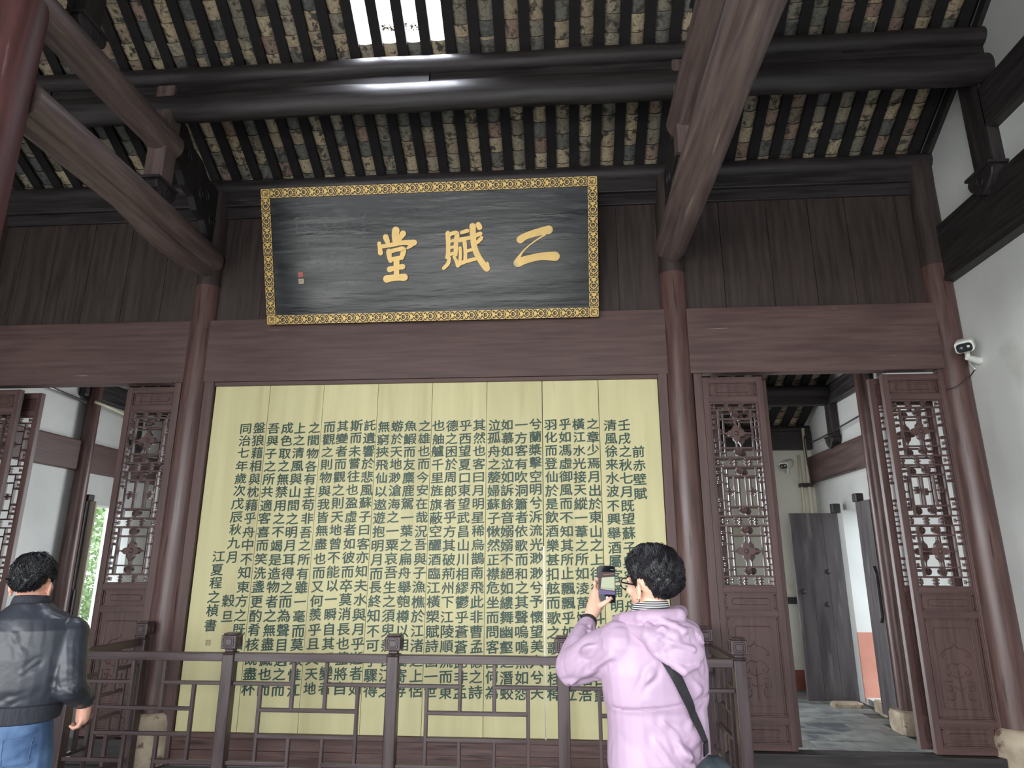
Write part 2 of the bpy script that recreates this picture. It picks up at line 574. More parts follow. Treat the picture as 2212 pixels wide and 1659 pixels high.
column(-3.51, .03, .128, 5.38, 'round red-brown column left of the yellow inscribed boards', .14, zsplit=4.30)
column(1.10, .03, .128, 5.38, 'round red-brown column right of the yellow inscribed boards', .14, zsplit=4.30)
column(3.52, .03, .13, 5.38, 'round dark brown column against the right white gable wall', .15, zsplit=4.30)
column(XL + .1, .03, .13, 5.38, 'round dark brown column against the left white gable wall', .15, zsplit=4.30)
column(-3.53, -2.57, .15, 7.0, 'nearest maroon column at the upper left corner', .16, mat=M['maroonZ'])
column(3.46, 1.64, .075, 4.3, 'rear gallery column standing beside the right doorway', .08, base=False)
column(-5.93, 1.87, .082, 4.4, 'rear gallery column standing against the left white wall', .088)
column(-3.51, 3.85, .13, 3.2, 'rear gallery column behind the left lattice doors', .13)
for i, x in enumerate((XL + .1, -3.51, 1.10, 3.52)):
    column(x, -7.1, .15, 4.0, ['front eave column at the left wall, behind the viewer', 'front eave column left of the entrance, behind the viewer',
                              'front eave column right of the entrance, behind the viewer', 'front eave column at the right wall, behind the viewer'][i])

# ------------------------------------------------------------------ roof: deck, purlins, rafters, tiles
ceil = empty('ceiling', (0, 0, 0), kind='structure')


def deck(y0, y1, x0, x1):
    mb = MB()
    a, b = roofz(y0) + .075, roofz(y1) + .075
    mb.prism([(y0, a), (y1, b), (y1, b + .05), (y0, a + .05)], 'X', x0, x1)
    return mb


SKX0, SKX1, SKY0, SKY1 = -1.80, -.915, -.93, -1.62
mbd = MB()
for (y0, y1, x0, x1) in ((4.3, 2.4, XL - .4, XR + .4), (2.4, .1, XL - .4, XR + .4), (.1, -.93, XL - .4, XR + .4), (-.93, -1.62, XL - .4, SKX0), (-.93, -1.62, SKX1, XR + .4),
                         (-1.62, -2.1, XL - .4, XR + .4), (-2.1, -3.3, XL - .4, XR + .4), (-3.3, -4.5, XL - .4, XR + .4),
                         (-4.5, -5.6, XL - .4, XR + .4), (-5.6, -7.9, XL - .4, XR + .4)):
    d = deck(y0, y1, x0, x1)
    mbd.add(d.v, d.f)
obj('roof_deck', mbd, M['rafter'], ceil)

PIT = .2205
kcols = range(-27, 16 + 1)
TX = [(.078 + PIT * k) for k in range(-28, 17) if XL + .02 < .078 + PIT * k < XR - .02]
RX = [(.078 + PIT * (k + .5)) for k in range(-29, 17) if XL + .0 < .078 + PIT * (k + .5) < XR + .0]


def rafter_mb(y0, y1, w=.047):
    th = .055
    a, b = roofz(y0) - .01, roofz(y1) - .01
    # along slope, underside lower
    return MB().prism([(y0, a - th), (y1, b - th), (y1, b), (y0, a)], 'X', -w, w)


raf = {}
for nm, (y0, y1) in dict(a=(.25, -1.02), b=(-.98, -2.12), c=(4.2, .2), d=(-2.08, -3.3)).items():
    me = rafter_mb(y0, y1).mesh('rafter')
    me.materials.append(M['rafter'])
    raf[nm] = me
for x in RX:
    dx = random.uniform(-.006, .006)
    place('rafter', raf['a'], parent=ceil, loc=(x + dx, 0, random.uniform(-.004, .004)))
    place('rafter', raf['b'], parent=ceil, loc=(x + dx, 0, random.uniform(-.004, .004)))
mb = MB()
for x in RX:
    for (y0, y1) in ((4.2, 2.4), (2.4, .2), (-2.08, -3.3), (-3.3, -4.5), (-4.5, -5.6), (-5.6, -7.8)):
        r_ = rafter_mb(y0, y1)
        mb.add([(p[0] + x, p[1], p[2]) for p in r_.v], r_.f)
obj('distant_rafters', mb, M['rafter'], ceil, kind='stuff')


def tile_mb(length=.20, w=.168, sag=.038, th=.013, n=8, rag=0.0):
    V = []
    for (yy, dz) in ((0, 0), (-length * .5, 0), (-length, 0)):
        for lay in (0, 1):
            for k in range(n + 1):
                t = k / n * 2 - 1
                z = -sag * (1 - t * t) + (th if lay else 0)
                j = rag * random.uniform(-1, 1) if yy == 0 else 0
                V.append((t * w / 2, yy + j, z))
    F = []
    m = n + 1
    for s_ in (0, 1):
        o0 = s_ * 2 * m
        o1 = (s_ + 1) * 2 * m
        for k in range(n):
            F.append((o0 + k, o0 + k + 1, o1 + k + 1, o1 + k))          # underside
            F.append((o0 + m + k + 1, o0 + m + k, o1 + m + k, o1 + m + k + 1))
    e = 4 * m
    for k in range(n):
        F.append((k + 1, k, m + k, m + k + 1))
        F.append((e + k, e + k + 1, e + m + k + 1, e + m + k))
    mb = MB().add(V, F)
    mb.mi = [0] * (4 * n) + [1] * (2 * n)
    return mb


tiles = []
for q in range(5):
    me = tile_mb(rag=.003).mesh('roof_tile', True)
    me.materials.append(M['tile'])
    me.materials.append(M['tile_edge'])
    me.set_sharp_from_angle(angle=R(40))
    tiles.append(me)
gl = tile_mb(.30, w=.18).mesh('glass_tile', True)
gl.materials.append(M['glass'])
gl.materials.append(M['glass'])


def slope_at(y):
    return math.atan2(roofz(y - .02) - roofz(y + .02), .04)


tl = []          # local -Y of the tile runs up the slope, towards the hall's ridge
camp = Vector((0, -5.93, 1.65))
for x in TX:
    for (ya, yb, dy) in ((.18, -.98, .134), (-.86, -2.05, .128)):
        y = ya + random.uniform(-.02, .02)
        while y > yb:
            band_b = ya < 0
            skyl = SKX0 < x < SKX1 and ((band_b and -1.62 < y < -.70) or (not band_b and y < -.80))
            if not skyl and not (not band_b and y < -.9) and not (band_b and y > -.84):
                p = Vector((x, y, roofz(y)))
                c = m3.transposed() @ (p - camp)
                u, v = 1106 - 1425 * c.x / c.z, 829.5 + 1425 * c.y / c.z
                vis = -40 < u < 2250 and v > -40 and not (-.98 < y < -.50 and not band_b)
                tl.append((0 if vis else 1, (p - camp).length, x, y))
            y -= dy
tl.sort()
far = MB()
tones = []
for i, (nv, d, x, y) in enumerate(tl):
    s = slope_at(y)
    rot = (-s + .105, random.uniform(-.02, .02), random.uniform(-.025, .025))
    loc = (x + random.uniform(-.006, .006), y, roofz(y) + .018)
    if i < 299 and not nv:
        o = place('roof_tile', random.choice(tiles), parent=ceil, loc=loc, rot=rot)
    else:
        t_ = tile_mb(rag=.003)
        mtx = Matrix.Translation(loc) @ Matrix.Rotation(rot[2], 4, 'Z') @ Matrix.Rotation(rot[1], 4, 'Y') @ Matrix.Rotation(rot[0], 4, 'X')
        far.add([mtx @ Vector(p) for p in t_.v], t_.f)
        far.mi[-len(t_.f):] = t_.mi
        tones += [random.random()] * len(t_.v)
# gallery roof behind the partition (seen through the doors)
for x in TX:
    y = .3 + random.uniform(0, .05)
    while y < 4.1:
        t_ = tile_mb(.24, n=5)
        loc = (x, y, roofz(y) + .018)
        mtx = Matrix.Translation(loc) @ Matrix.Rotation(-slope_at(y) + .05, 4, 'X')
        far.add([mtx @ Vector(p) for p in t_.v], t_.f)
        far.mi[-len(t_.f):] = t_.mi
        tones += [random.random()] * len(t_.v)
        y += .17
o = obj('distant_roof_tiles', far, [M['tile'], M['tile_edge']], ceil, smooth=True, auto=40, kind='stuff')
at_ = o.data.attributes.new('tone', 'FLOAT', 'POINT')
at_.data.foreach_set('value', tones)
for x in TX:
    if SKX0 < x < SKX1:
        place('roof_tile', random.choice(tiles), parent=ceil, loc=(x, -.880 + random.uniform(-.012, .008), roofz(-.880) + .010), rot=(-slope_at(-.9) + .06, 0, 0))
        for y in (-.95, -1.20, -1.445):
            place('glass_tile', gl, parent=ceil, loc=(x, y + random.uniform(-.012, .012), roofz(y) + .03), rot=(-slope_at(y - .1) + .03, 0, 0),
                  label='clear glass tile letting daylight in')
# a few dead leaves caught on the glass tiles
mb = MB()
for k in range(60):
    x = random.choice([x for x in TX if SKX0 < x < SKX1][1:3]) + random.uniform(-.06, .06)
    y = -1.17 + random.uniform(-.02, .02)
    z = roofz(y) - .034 + random.uniform(-.006, .012)
    a = random.uniform(0, PI)
    r_ = random.uniform(.006, .018)
    mb.add([(x - r_ * math.cos(a) * .9, y - r_ * math.sin(a) * .3, z), (x, y + r_ * .4, z - .010), (x + r_ * math.cos(a) * .9, y + r_ * math.sin(a) * .3, z), (x, y - r_ * .4, z + .008)], [(0, 1, 2, 3)])
obj('leaf_litter', mb, M['bark'], ceil, kind='stuff')

# purlins (one length per bay)
BX = [(XL, -3.51), (-3.51, 1.10), (1.10, XR)]
BN = ['left', 'middle', 'right']


def wavy(x0, x1, y, z, a=.008, n=14, ph=0):
    return [(x0 + (x1 - x0) * i / n, y, z + a * math.sin(i * 1.1 + ph) + a * .6 * math.sin(i * 2.3 + ph)) for i in range(n + 1)]


for i, (a, b) in enumerate(BX):
    nm = BN[i]
    t = empty('eave_purlin', (0, 0, 0), label='round dark eave purlin over the timber wall, %s bay' % nm, cat='purlin')
    obj('log', MB().tube(wavy(a, b, 0, 5.40, .003, ph=i), .092, 18), M['darkX'], t, smooth=True, auto=50)
    t = empty('upper_purlin', (0, 0, 0), label='upper dark purlin with its lower tie and filler board, %s bay' % nm, cat='purlin')
    obj('log', MB().tube(wavy(a, b, -1.0, 5.945, .006, ph=i), .092, 18), M['darkX'], t, smooth=True, auto=50)
    obj('filler_board', MB().box(a, (a + b) / 2 + .1, -1.03, -1.0, 5.73, 5.87), M['darkX'], t, bevel=.003)
    obj('filler_board', MB().box((a + b) / 2 + .104, b, -1.012, -.985, 5.73, 5.87), M['darkX'], t, bevel=.003)
    obj('lower_tie', MB().tube(wavy(a, b, -1.0, 5.63, .006, ph=i + 2), .14, 18, sx=.72), M['darkX'], t, smooth=True, auto=50)
    t = obj('high_purlin', MB().tube(wavy(a, b, -2.1, 6.72, .004, ph=i), .09, 14), M['darkX'], smooth=True, auto=50)
    props(t, 'high purlin just above the top of the picture, %s bay' % nm, 'purlin')
    t = obj('ridge_purlin', MB().tube([(a, RIDGE, 7.68), (b, RIDGE, 7.68)], .1, 14), M['darkX'], smooth=True, auto=50)
    props(t, 'ridge purlin under the roof peak, %s bay' % nm, 'purlin')
# gallery purlins behind the doors
for i, (a, b) in enumerate(BX):
    t = obj('gallery_purlin', MB().tube([(a, 2.85, 3.83), (b, 2.85, 3.83)], .085, 14).box(a, b, 2.80, 2.90, 3.64, 3.78), M['darkX'], smooth=True, auto=40)
    props(t, 'dark purlin of the rear gallery roof, %s bay' % BN[i], 'purlin')
    t = obj('gallery_eave_beam', MB().box(a, b, 3.74, 3.90, 3.20, 3.46).tube([(a, 3.82, 3.50), (b, 3.82, 3.50)], .06, 12), M['darkX'], smooth=True, auto=40)
    props(t, 'dark eave beam on top of the rear wall, %s bay' % BN[i], 'beam')

# ------------------------------------------------------------------ frames across the hall at the column axes
def carved_foot(x, y, z, parent, s=1.0):
    mb = MB()
    prof = [(-.13, .04), (-.15, .0), (-.13, -.05), (-.07, -.11), (0, -.15), (.07, -.11), (.13, -.05), (.15, 0), (.13, .04)]
    mb.prism([(y + p[0] * s, z + p[1] * s) for p in prof], 'X', x - .1 * s, x + .1 * s)
    o = obj('carved_foot', mb, M['darkZ'], parent, bevel=.01)
    mb = MB()
    for sx in (-1, 1):
        pts = []
        for k in range(22):
            a = k * .45
            r_ = .045 * s * (1 - k / 26)
            pts.append((x + sx * .103 * s, y + r_ * math.cos(a), z - .045 * s + r_ * math.sin(a)))
        mb.tube(pts, .006 * s, 5)
    obj_stuff('scroll_carving', mb, M['darkZ'], o, smooth=True)
    obj('collar', MB().box(x - .115 * s, x + .115 * s, y - .15 * s, y + .15 * s, z + .035 * s, z + .06 * s), M['darkZ'], parent, bevel=.006)


for i, x in enumerate(CX):
    side = ('left', 'right')[i]
    t = empty('tie_beam', (x, 0, 4.57), label='long round lower tie beam running towards the viewer from the %s column' % side, cat='beam')
    nn = 18 if i else 8
    pts = [(0, -.02 - k * .36 * (1 if i else .97), .02 * math.sin(k * .35)) for k in range(nn)]
    obj('log', MB().tube(pts, [.145, .15, .152] + [.155 if i else .15] * (nn - 3), 24), M['beamY'], t, smooth=True, auto=50)
    lb = [(.0, -.02 - k * .36 * (1 if i else .97), -.10 - .075 * math.sin(min(1, k / (4 if not i else 9)) * PI)) for k in range(nn)]
    obj('lower_batten', MB().tube(lb, .085, 16), M['beamY'], t, smooth=True, auto=50)
    t = empty('upper_tie_beam', (x, -1, 5.29), label='shorter round upper tie beam resting on the %s post' % side, cat='beam')
    obj('log', MB().tube([(0, .1, 0), (0, -1.1, 0), (0, -2.3, .01), (0, -4.6, 0)], .135, 20), M['beamY'], t, smooth=True, auto=50)
    t = empty('short_post', (x, -1.0, 4.72), label='short square post with carved foot on the %s tie beam' % side, cat='post')
    obj('shaft', MB().box(-.085, .085, -.085, .085, .08, 1.10), M['beamZ'], t, bevel=.012)
    carved_foot(0, 0, .08, t)
    t = empty('second_post', (x, -2.1, 5.40), label='second short post higher on the %s upper tie beam' % side, cat='post')
    obj('shaft', MB().box(-.085, .085, -.085, .085, .08, 1.25), M['darkZ'], t, bevel=.012)
    carved_foot(0, 0, .06, t)
    # carved brace board between column head and post
    poly = [(.0, 4.72), (-.10, 4.74), (-.2, 4.80), (-.28, 4.9), (-.42, 4.93), (-.5, 5.03), (-.66, 5.06), (-.74, 5.16), (-.9, 5.2),
            (-.92, 5.66), (-.74, 5.62), (-.6, 5.5), (-.42, 5.46), (-.3, 5.36), (-.12, 5.34), (0, 5.3)]
    t = empty('carved_brace', (x, 0, 0), label='dark carved brace board between the %s column head and its post' % side, cat='brace')
    obj('board', MB().prism(poly, 'X', -.035, .035), M['darkZ'], t, bevel=.006)
    mb = MB()
    for (cy, cz, r0) in ((-.72, 5.34, .11), (-.34, 5.13, .10), (-.14, 4.95, .07)):
        for sx in (-1, 1):
            mb.tube([(sx * .037, cy + r0 * (1 - k / 34) * math.cos(k * .4), cz + r0 * (1 - k / 34) * math.sin(k * .4)) for k in range(30)], .008, 5)
    obj_stuff('scroll_carving', mb, M['darkZ'], t, smooth=True)

# timbers let into the right gable wall (and mirrored on the left)
for (xa, xb, side) in ((3.53, 3.64, 'right'), (XL - .02, XL + .09, 'left')):
    t = empty('wall_tie_beam', (xa, 0, 4.13), label='flat dark lower tie beam on the %s white gable wall' % side, cat='beam')
    obj('timber', MB().box(0, xb - xa, -6.9, -.02, .02, .54), M['darkY'], t, bevel=.02)
    obj('edge_strip', MB().box(-.012, xb - xa, -6.9, -.02, -.015, .03), M['darkY'], t, bevel=.004)
    t = obj('wall_upper_beam', MB().box(xa, xb, -6.0, -.95, 5.08, 5.48), M['darkY'], bevel=.02)
    props(t, 'flat dark upper beam on the %s white gable wall' % side, 'beam')
    t = empty('wall_post', (xa, -.86, 4.66), label='dark post with carved foot between the beams on the %s gable wall' % side, cat='post')
    obj('shaft', MB().box(0, xb - xa, -.13, .13, .06, 1.35), M['darkZ'], t, bevel=.01)
    carved_foot(.055, 0, .04, t, 1.1)
    t = obj('rafter_board', MB().prism([(.1, 5.33), (-1.0, 5.99), (-1.0, 6.09), (.1, 5.46)], 'X', xa + .05, xb).prism([(-1.0, 5.99), (-2.1, 6.76), (-2.1, 6.86), (-1.0, 6.09)], 'X', xa + .05, xb), M['darkY'])
    props(t, 'dark rafter board along the top of the %s gable wall' % side, 'board')
    # rear gallery timbers on the same wall
    y0g = 1.95 if side == 'right' else 1.0
    t = obj('gallery_tie_beam', MB().box(xa + .01, xb, .2 if side == 'left' else 1.95, 3.8, 2.72, 3.09), M['lacquerY'], bevel=.02)
    props(t, 'red-brown tie beam on the %s wall of the rear gallery' % side, 'beam')
    t = empty('gallery_post', (xa + .05, 2.86, 3.05), label='short carved-foot post on the %s wall of the rear gallery' % side, cat='post')
    obj('shaft', MB().box(-.05, .05, -.09, .09, .12, .80), M['darkZ'], t, bevel=.01)
    carved_foot(0, 0, .13, t, .8)
    t = obj('gallery_upper_beam', MB().box(xa + .01, xb, 1.7, 2.9, 3.64, 3.92), M['darkY'], bevel=.03)
    props(t, 'dark upper beam on the %s wall of the rear gallery' % side, 'beam')

# ------------------------------------------------------------------ front wall behind the viewer
obj('wall_front', MB().box(XL, XR, -7.2, -7.1, 3.5, 4.4), M['lacquerX'], kind='structure')

# ------------------------------------------------------------------ yellow boards with the prose poem
wb = empty('inscribed_board_wall', (0, 0, 0), label='eight tall yellow boards covered with dark green Chinese writing', cat='inscription')
J = [-3.293, -2.754, -2.227, -1.701, -1.183, -.67, -.158, .361, .902]
for k in range(8):
    gap = .0045 if k == 6 else .0018
    obj('board', MB().box(J[k] + gap, J[k + 1] - gap * .6, -.006 + random.uniform(-.0015, .0015), .025, .25, 3.262), M['board'], wb, bevel=.0025)

obj('light_block_board', MB().box(-3.31, -.166, .03, .045, .2, 3.30), M['darkZ'], wb)  # unseen backing added to block light through the joints, one slit left open
obj('light_block_board', MB().box(-.146, .93, .03, .045, .2, 3.30), M['darkZ'], wb)
obj('light_block_board', MB().box(-.166, -.146, .03, .045, 1.77, 3.30), M['darkZ'], wb)
_g = {}


def glyph(ch):
    if ch in _g:
        return _g[ch]
    c = bpy.data.curves.new('g', 'FONT')
    c.body = ch
    c.size = 1
    c.resolution_u = 2
    o = bpy.data.objects.new('g', c)
    COL.objects.link(o)
    dg = bpy.context.evaluated_depsgraph_get()
    me = bpy.data.meshes.new_from_object(o.evaluated_get(dg))
    V = [tuple(v.co) for v in me.vertices]
    F = [tuple(p.vertices) for p in me.polygons]
    bpy.data.objects.remove(o)
    bpy.data.curves.remove(c)
    bpy.data.meshes.remove(me)
    _g[ch] = (V, F)
    return _g[ch]


def put_glyph(mb, ch, cx, cz, w, h, y=-.0085, shear=.07, seedr=.05):
    V, F = glyph(ch)
    sx = w * random.uniform(1 - seedr, 1 + seedr)
    sz = h * random.uniform(1 - seedr, 1 + seedr)
    out = []
    for (a, b, _) in V:
        u, v = a - .5, b - .37
        v += shear * u                       # strokes rise to the right as brush script does
        out.append((cx + u * sx, y, cz + v * sz))
    for k, (ox, oz) in enumerate(((0, 0), (.036, .004), (.018, -.016), (.018, .018))):
        mb.add([(p[0] + (ox - .018) * w, p[1] - .0002 * k, p[2] + oz * h) for p in out], [tuple(q) for q in F])


COLS = [
    (.700, 2.591, .123, '前赤壁賦'),
    (.582, 2.835, .1195, '壬戌之秋七月既望蘇子與客泛舟遊於赤壁之下'),
    (.457, 2.835, .1195, '清風徐来水波不興舉酒屬客誦明月之詩歌窈窕'),
    (.300, 2.848, .119, '之章少焉月出於東山之上徘徊於斗牛之間白露'),
    (.173, 2.848, .119, '橫江水光接天縱一葦之所如淩萬頃之茫然浩浩'),
    (.047, 2.848, .119, '乎如馮虛御風而不知其所止飄飄乎如遺世獨立'),
    (-.079, 2.848, .119, '羽化而登仙於是飲酒樂甚扣舷而歌之歌曰桂棹'),
    (-.223, 2.855, .119, '兮蘭槳擊空明兮泝流光渺渺兮予懷望美人兮天'),
    (-.350, 2.848, .119, '一方客有吹洞簫者依歌而和之其聲嗚嗚然如怨'),
    (-.478, 2.848, .119, '如慕如泣如訴餘音嫋嫋不絕如縷舞幽壑之潛蛟'),
    (-.598, 2.848, .119, '泣孤舟之嫠婦蘇子愀然正襟危坐而問客曰何為'),
    (-.735, 2.852, .119, '其然也客曰月明星稀烏鵲南飛此非曹孟德之詩'),
    (-.864, 2.848, .119, '乎西望夏口東望武昌山川相繆鬱乎蒼蒼此非孟'),
    (-.989, 2.848, .119, '德之困於周郎者乎方其破荊州下江陵順流而東'),
    (-1.114, 2.848, .119, '也舳艫千里旌旗蔽空釃酒臨江橫槊賦詩固一世'),
    (-1.244, 2.852, .119, '之雄也而今安在哉況吾與子漁樵於江渚之上侶'),
    (-1.375, 2.852, .119, '魚鰕而友麋鹿駕一葉之扁舟舉匏樽以相屬寄蜉'),
    (-1.501, 2.852, .119, '蝣於天地渺滄海之一粟哀吾生之須臾羨長江之'),
    (-1.628, 2.848, .119, '無窮挾飛仙以遨遊抱明月而長終知不可乎驟得'),
    (-1.760, 2.862, .119, '託遺響於悲風蘇子曰客亦知夫水與月乎逝者如'),
    (-1.888, 2.862, .119, '斯而未嘗往也盈虛者如彼而卒莫消長也蓋將自'),
    (-2.017, 2.862, .119, '其變者而觀之則天地曾不能以一瞬自其不變者'),
    (-2.146, 2.855, .119, '而觀之則物與我皆無盡也而又何羨乎且夫天地'),
    (-2.291, 2.845, .119, '之間物各有主苟非吾之所有雖一毫而莫取惟江'),
    (-2.425, 2.845, .119, '上之清風與山間之明月耳得之而為聲目遇之而'),
    (-2.550, 2.845, .119, '成色取之無禁用之不竭是造物者之無盡藏也而'),
    (-2.685, 2.845, .119, '吾與子之所共適客喜而笑洗盞更酌肴核既盡杯'),
    (-2.820, 2.848, .119, '盤狼藉相與枕藉乎舟中不知東方之既白'),
    (-2.951, 2.848, .117, '同治七年歲次戊辰秋九月'),
    (-2.940, 1.300, .130, '穀旦'),
    (-3.078, 1.684, .117, '江夏程之楨書'),
]
for (cx, z0, dz, txt) in COLS:
    mb = MB()
    for i, ch in enumerate(txt):
        put_glyph(mb, ch, cx + random.uniform(-.003, .003), z0 - dz * i + random.uniform(-.004, .004), .119, .110)
    obj('character_column', mb, M['ink'], wb)
mb = MB().box(-3.108, -3.062, -.0085, -.006, .93, .976)
sq = obj('seal_mark', mb, M['sealgrey'], wb, label='small faded square seal')
mb = MB()
for k in range(4):
    mb.box(-3.103 + .011 * k, -3.100 + .011 * k, -.0095, -.008, .935, .971)
for k in range(3):
    mb.box(-3.103, -3.067, -.0095, -.008, .939 + .013 * k, .942 + .013 * k)
obj_stuff('seal_strokes', mb, M['board'], sq)

# ------------------------------------------------------------------ tilted black plaque
tilt = math.atan2(.42, 1.205)
pq = empty('name_plaque', (-1.2075, -.11, 3.845), (tilt, 0, 0), label='large black horizontal plaque with three gold characters in a gilt fretwork frame', cat='plaque')
HW, HH, FW = 1.59, 1.285, .088
obj('panel', MB().box(-HW + .01, HW - .01, 0.0, .05, .01, HH - .01), M['plaque'], pq, bevel=.004)
# gilt frame modules
def ribbon(pts, w, y):
    V = []
    n = len(pts)
    for i in range(n):
        a = pts[max(i - 1, 0)]
        b = pts[min(i + 1, n - 1)]
        dx, dz = b[0] - a[0], b[1] - a[1]
        L = math.hypot(dx, dz) or 1
        nx, nz = -dz / L * w / 2, dx / L * w / 2
        V += [(pts[i][0] + nx, y, pts[i][1] + nz), (pts[i][0] - nx, y, pts[i][1] - nz)]
    return V, [(2 * i, 2 * i + 1, 2 * i + 3, 2 * i + 2) for i in range(n - 1)]


def spline(pts, n=7):
    out = []
    P_ = [pts[0]] + list(pts) + [pts[-1]]
    for i in range(1, len(P_) - 2):
        for k in range(n):
            t = k / n
            q = []
            for d in range(len(pts[0])):
                p0, p1, p2, p3 = P_[i - 1][d], P_[i][d], P_[i + 1][d], P_[i + 2][d]
                q.append(.5 * ((2 * p1) + (-p0 + p2) * t + (2 * p0 - 5 * p1 + 4 * p2 - p3) * t * t + (-p0 + 3 * p1 - 3 * p2 + p3) * t ** 3))
            out.append(tuple(q))
    out.append(tuple(pts[-1]))
    return out


def rrect(w, h, r, n=4):
    pts = []
    for (cx, cz, a0) in ((w / 2 - r, h / 2 - r, 0), (-w / 2 + r, h / 2 - r, 90), (-w / 2 + r, -h / 2 + r, 180), (w / 2 - r, -h / 2 + r, 270)):
        for k in range(n + 1):
            a = R(a0 + 90 * k / n)
            pts.append((cx + r * math.cos(a), cz + r * math.sin(a)))
    return pts


def module(mw):
    mb = MB()
    w, h = mw * .97, FW * .98
    mb.prism(rrect(w, h, .014), 'Y', -.006, 0, 0)
    lines = []
    for s in (1, -1):
        lines.append([(-.30, .18), (-.37, .26), (-.41, .36), (-.33, .41), (-.24, .34), (-.17, .16), (-.10, -.0), (-.02, .0)][:0] or
                     [(-.36, .22), (-.40, .32), (-.33, .38), (-.26, .28), (-.20, .10), (-.08, .30), (.06, .42), (.20, .30), (.33, .06), (.40, .20), (.38, .36), (.30, .34), (.31, .26)])
        lines.append([(.16, .02), (.08, .16), (-.02, .14), (-.05, 0)])
        lines[-1] = [(a, b) for a, b in lines[-1]]
        lines[-2] = [(a, b * s) for a, b in lines[-2]]
        lines[-1] = [(a, b * s) for a, b in lines[-1]]
    for L in lines:
        pts = spline([(a * mw, b * FW) for a, b in L], 4)
        V, F = ribbon(pts, .0095, -.0066)
        mb.add(V, F, 1)
    # centre drop and pinched waist
    mb.add([(.0 * mw, -.0067, .012), (.10 * mw, -.0067, 0), (0, -.0067, -.012), (-.02 * mw, -.0067, 0)], [(0, 1, 2, 3)], 1)
    for s in (-1, 1):
        mb.add([(s * .5 * mw, -.0067, .018), (s * .44 * mw, -.0067, 0), (s * .5 * mw, -.0067, -.018)], [(0, 1, 2)], 1)
    me = mb.mesh('fret_tile')
    me.materials.append(M['goldframe'])
    me.materials.append(M['black'])
    return me


for q_ in ((-HW, HW, 0, FW), (-HW, HW, HH - FW, HH), (-HW, -HW + FW, FW, HH - FW), (HW - FW, HW, FW, HH - FW)):
    obj('frame_bar', MB().box(q_[0], q_[1], -.004, .055, q_[2], q_[3]), M['black'], pq)
nt_, ns_ = 23, 8
mw = (2 * HW - 2 * FW) / nt_
mh = (HH - 2 * FW) / ns_
mt, ms = module(mw), module(mh)
for k in range(nt_):
    x = -HW + FW + mw * (k + .5)
    place('fret_tile', mt, parent=pq, loc=(x, -.004, HH - FW / 2))
    place('fret_tile', mt, parent=pq, loc=(x, -.004, FW / 2))
for k in range(ns_):
    z = FW + mh * (k + .5)
    for sx in (-1, 1):
        place('fret_tile', ms, parent=pq, loc=(sx * (HW - FW / 2), -.004, z), rot=(0, R(90), 0))
mbc = MB()
mbc.prism(rrect(FW * .95, FW * .95, .012), 'Y', -.006, 0, 0)
for L in ([(-.25, -.3), (-.34, -.1), (-.34, .2), (-.2, .34), (.1, .34), (.3, .22), (.3, .02), (.16, -.02), (.08, .1)], [(-.1, -.34), (.0, -.2), (.3, -.34)], [(-.12, .12), (0, .0), (.12, -.14), (.34, -.1)]):
    V, F = ribbon(spline([(a * FW, b * FW) for a, b in L], 4), .007, -.0066)
    mbc.add(V, F, 1)
cm = mbc.mesh('corner_tile')
cm.materials.append(M['goldframe'])
cm.materials.append(M['black'])
for (sx, z, r_) in ((-1, HH - FW / 2, 0), (1, HH - FW / 2, 90), (1, FW / 2, 180), (-1, FW / 2, 270)):
    place('corner_tile', cm, parent=pq, loc=(sx * (HW - FW / 2), -.004, z), rot=(0, R(r_), 0))


def stroke(mb, pts, ws, y):
    pp = spline([(a, b, w) for (a, b), w in zip(pts, ws)], 6)
    n = len(pp)
    left, right = [], []
    for i in range(n):
        a = pp[max(i - 1, 0)]
        b = pp[min(i + 1, n - 1)]
        dx, dz = b[0] - a[0], b[1] - a[1]
        L = math.hypot(dx, dz) or 1
        nx, nz = -dz / L, dx / L
        w = max(pp[i][2], .002) / 2
        left.append((pp[i][0] + nx * w, pp[i][1] + nz * w))
        right.append((pp[i][0] - nx * w, pp[i][1] - nz * w))
    # round ends
    def cap(c, t0, w, n_=5):
        return [(c[0] + w * math.cos(t0 + PI * k / n_), c[1] + w * math.sin(t0 + PI * k / n_)) for k in range(1, n_)]
    d1 = math.atan2(pp[-1][1] - pp[-2][1], pp[-1][0] - pp[-2][0])
    d0 = math.atan2(pp[1][1] - pp[0][1], pp[1][0] - pp[0][0])
    # body as quads, caps as fans
    V = []
    for l_, r_ in zip(left, right):
        V += [(l_[0], y, l_[1]), (r_[0], y, r_[1])]
    m = len(V)
    V += [(p[0], y + .02, p[2]) for p in V[:m]]
    F = []
    for i in range(n - 1):
        F.append((2 * i, 2 * i + 1, 2 * i + 3, 2 * i + 2))
        F.append((2 * i, 2 * i + 2, m + 2 * i + 2, m + 2 * i))
        F.append((2 * i + 3, 2 * i + 1, m + 2 * i + 1, m + 2 * i + 3))
    mb.add(V, F)
    for (c, a0, w) in ((pp[-1], d1 - PI / 2, pp[-1][2] / 2), (pp[0], d0 + PI / 2, pp[0][2] / 2)):
        n_ = 6
        poly = [(c[0] + w * math.cos(a0 + PI * k / n_), c[1] + w * math.sin(a0 + PI * k / n_)) for k in range(n_ + 1)]
        mb.prism(poly, 'Y', y, y + .018)


def character(strokes, name='gold_character'):
    """strokes given in crop pixels of the plaque study, mapped to plaque metres"""
    mb = MB()
    for i, (pts, ws) in enumerate(strokes):
        q = []
        for (px, py) in pts:
            # affine map fitted on the plaque corners
            q.append((px, py))
        stroke(mb, q, ws, -.012 - .0004 * i)
    return obj(name, mb, M['gold'], pq)


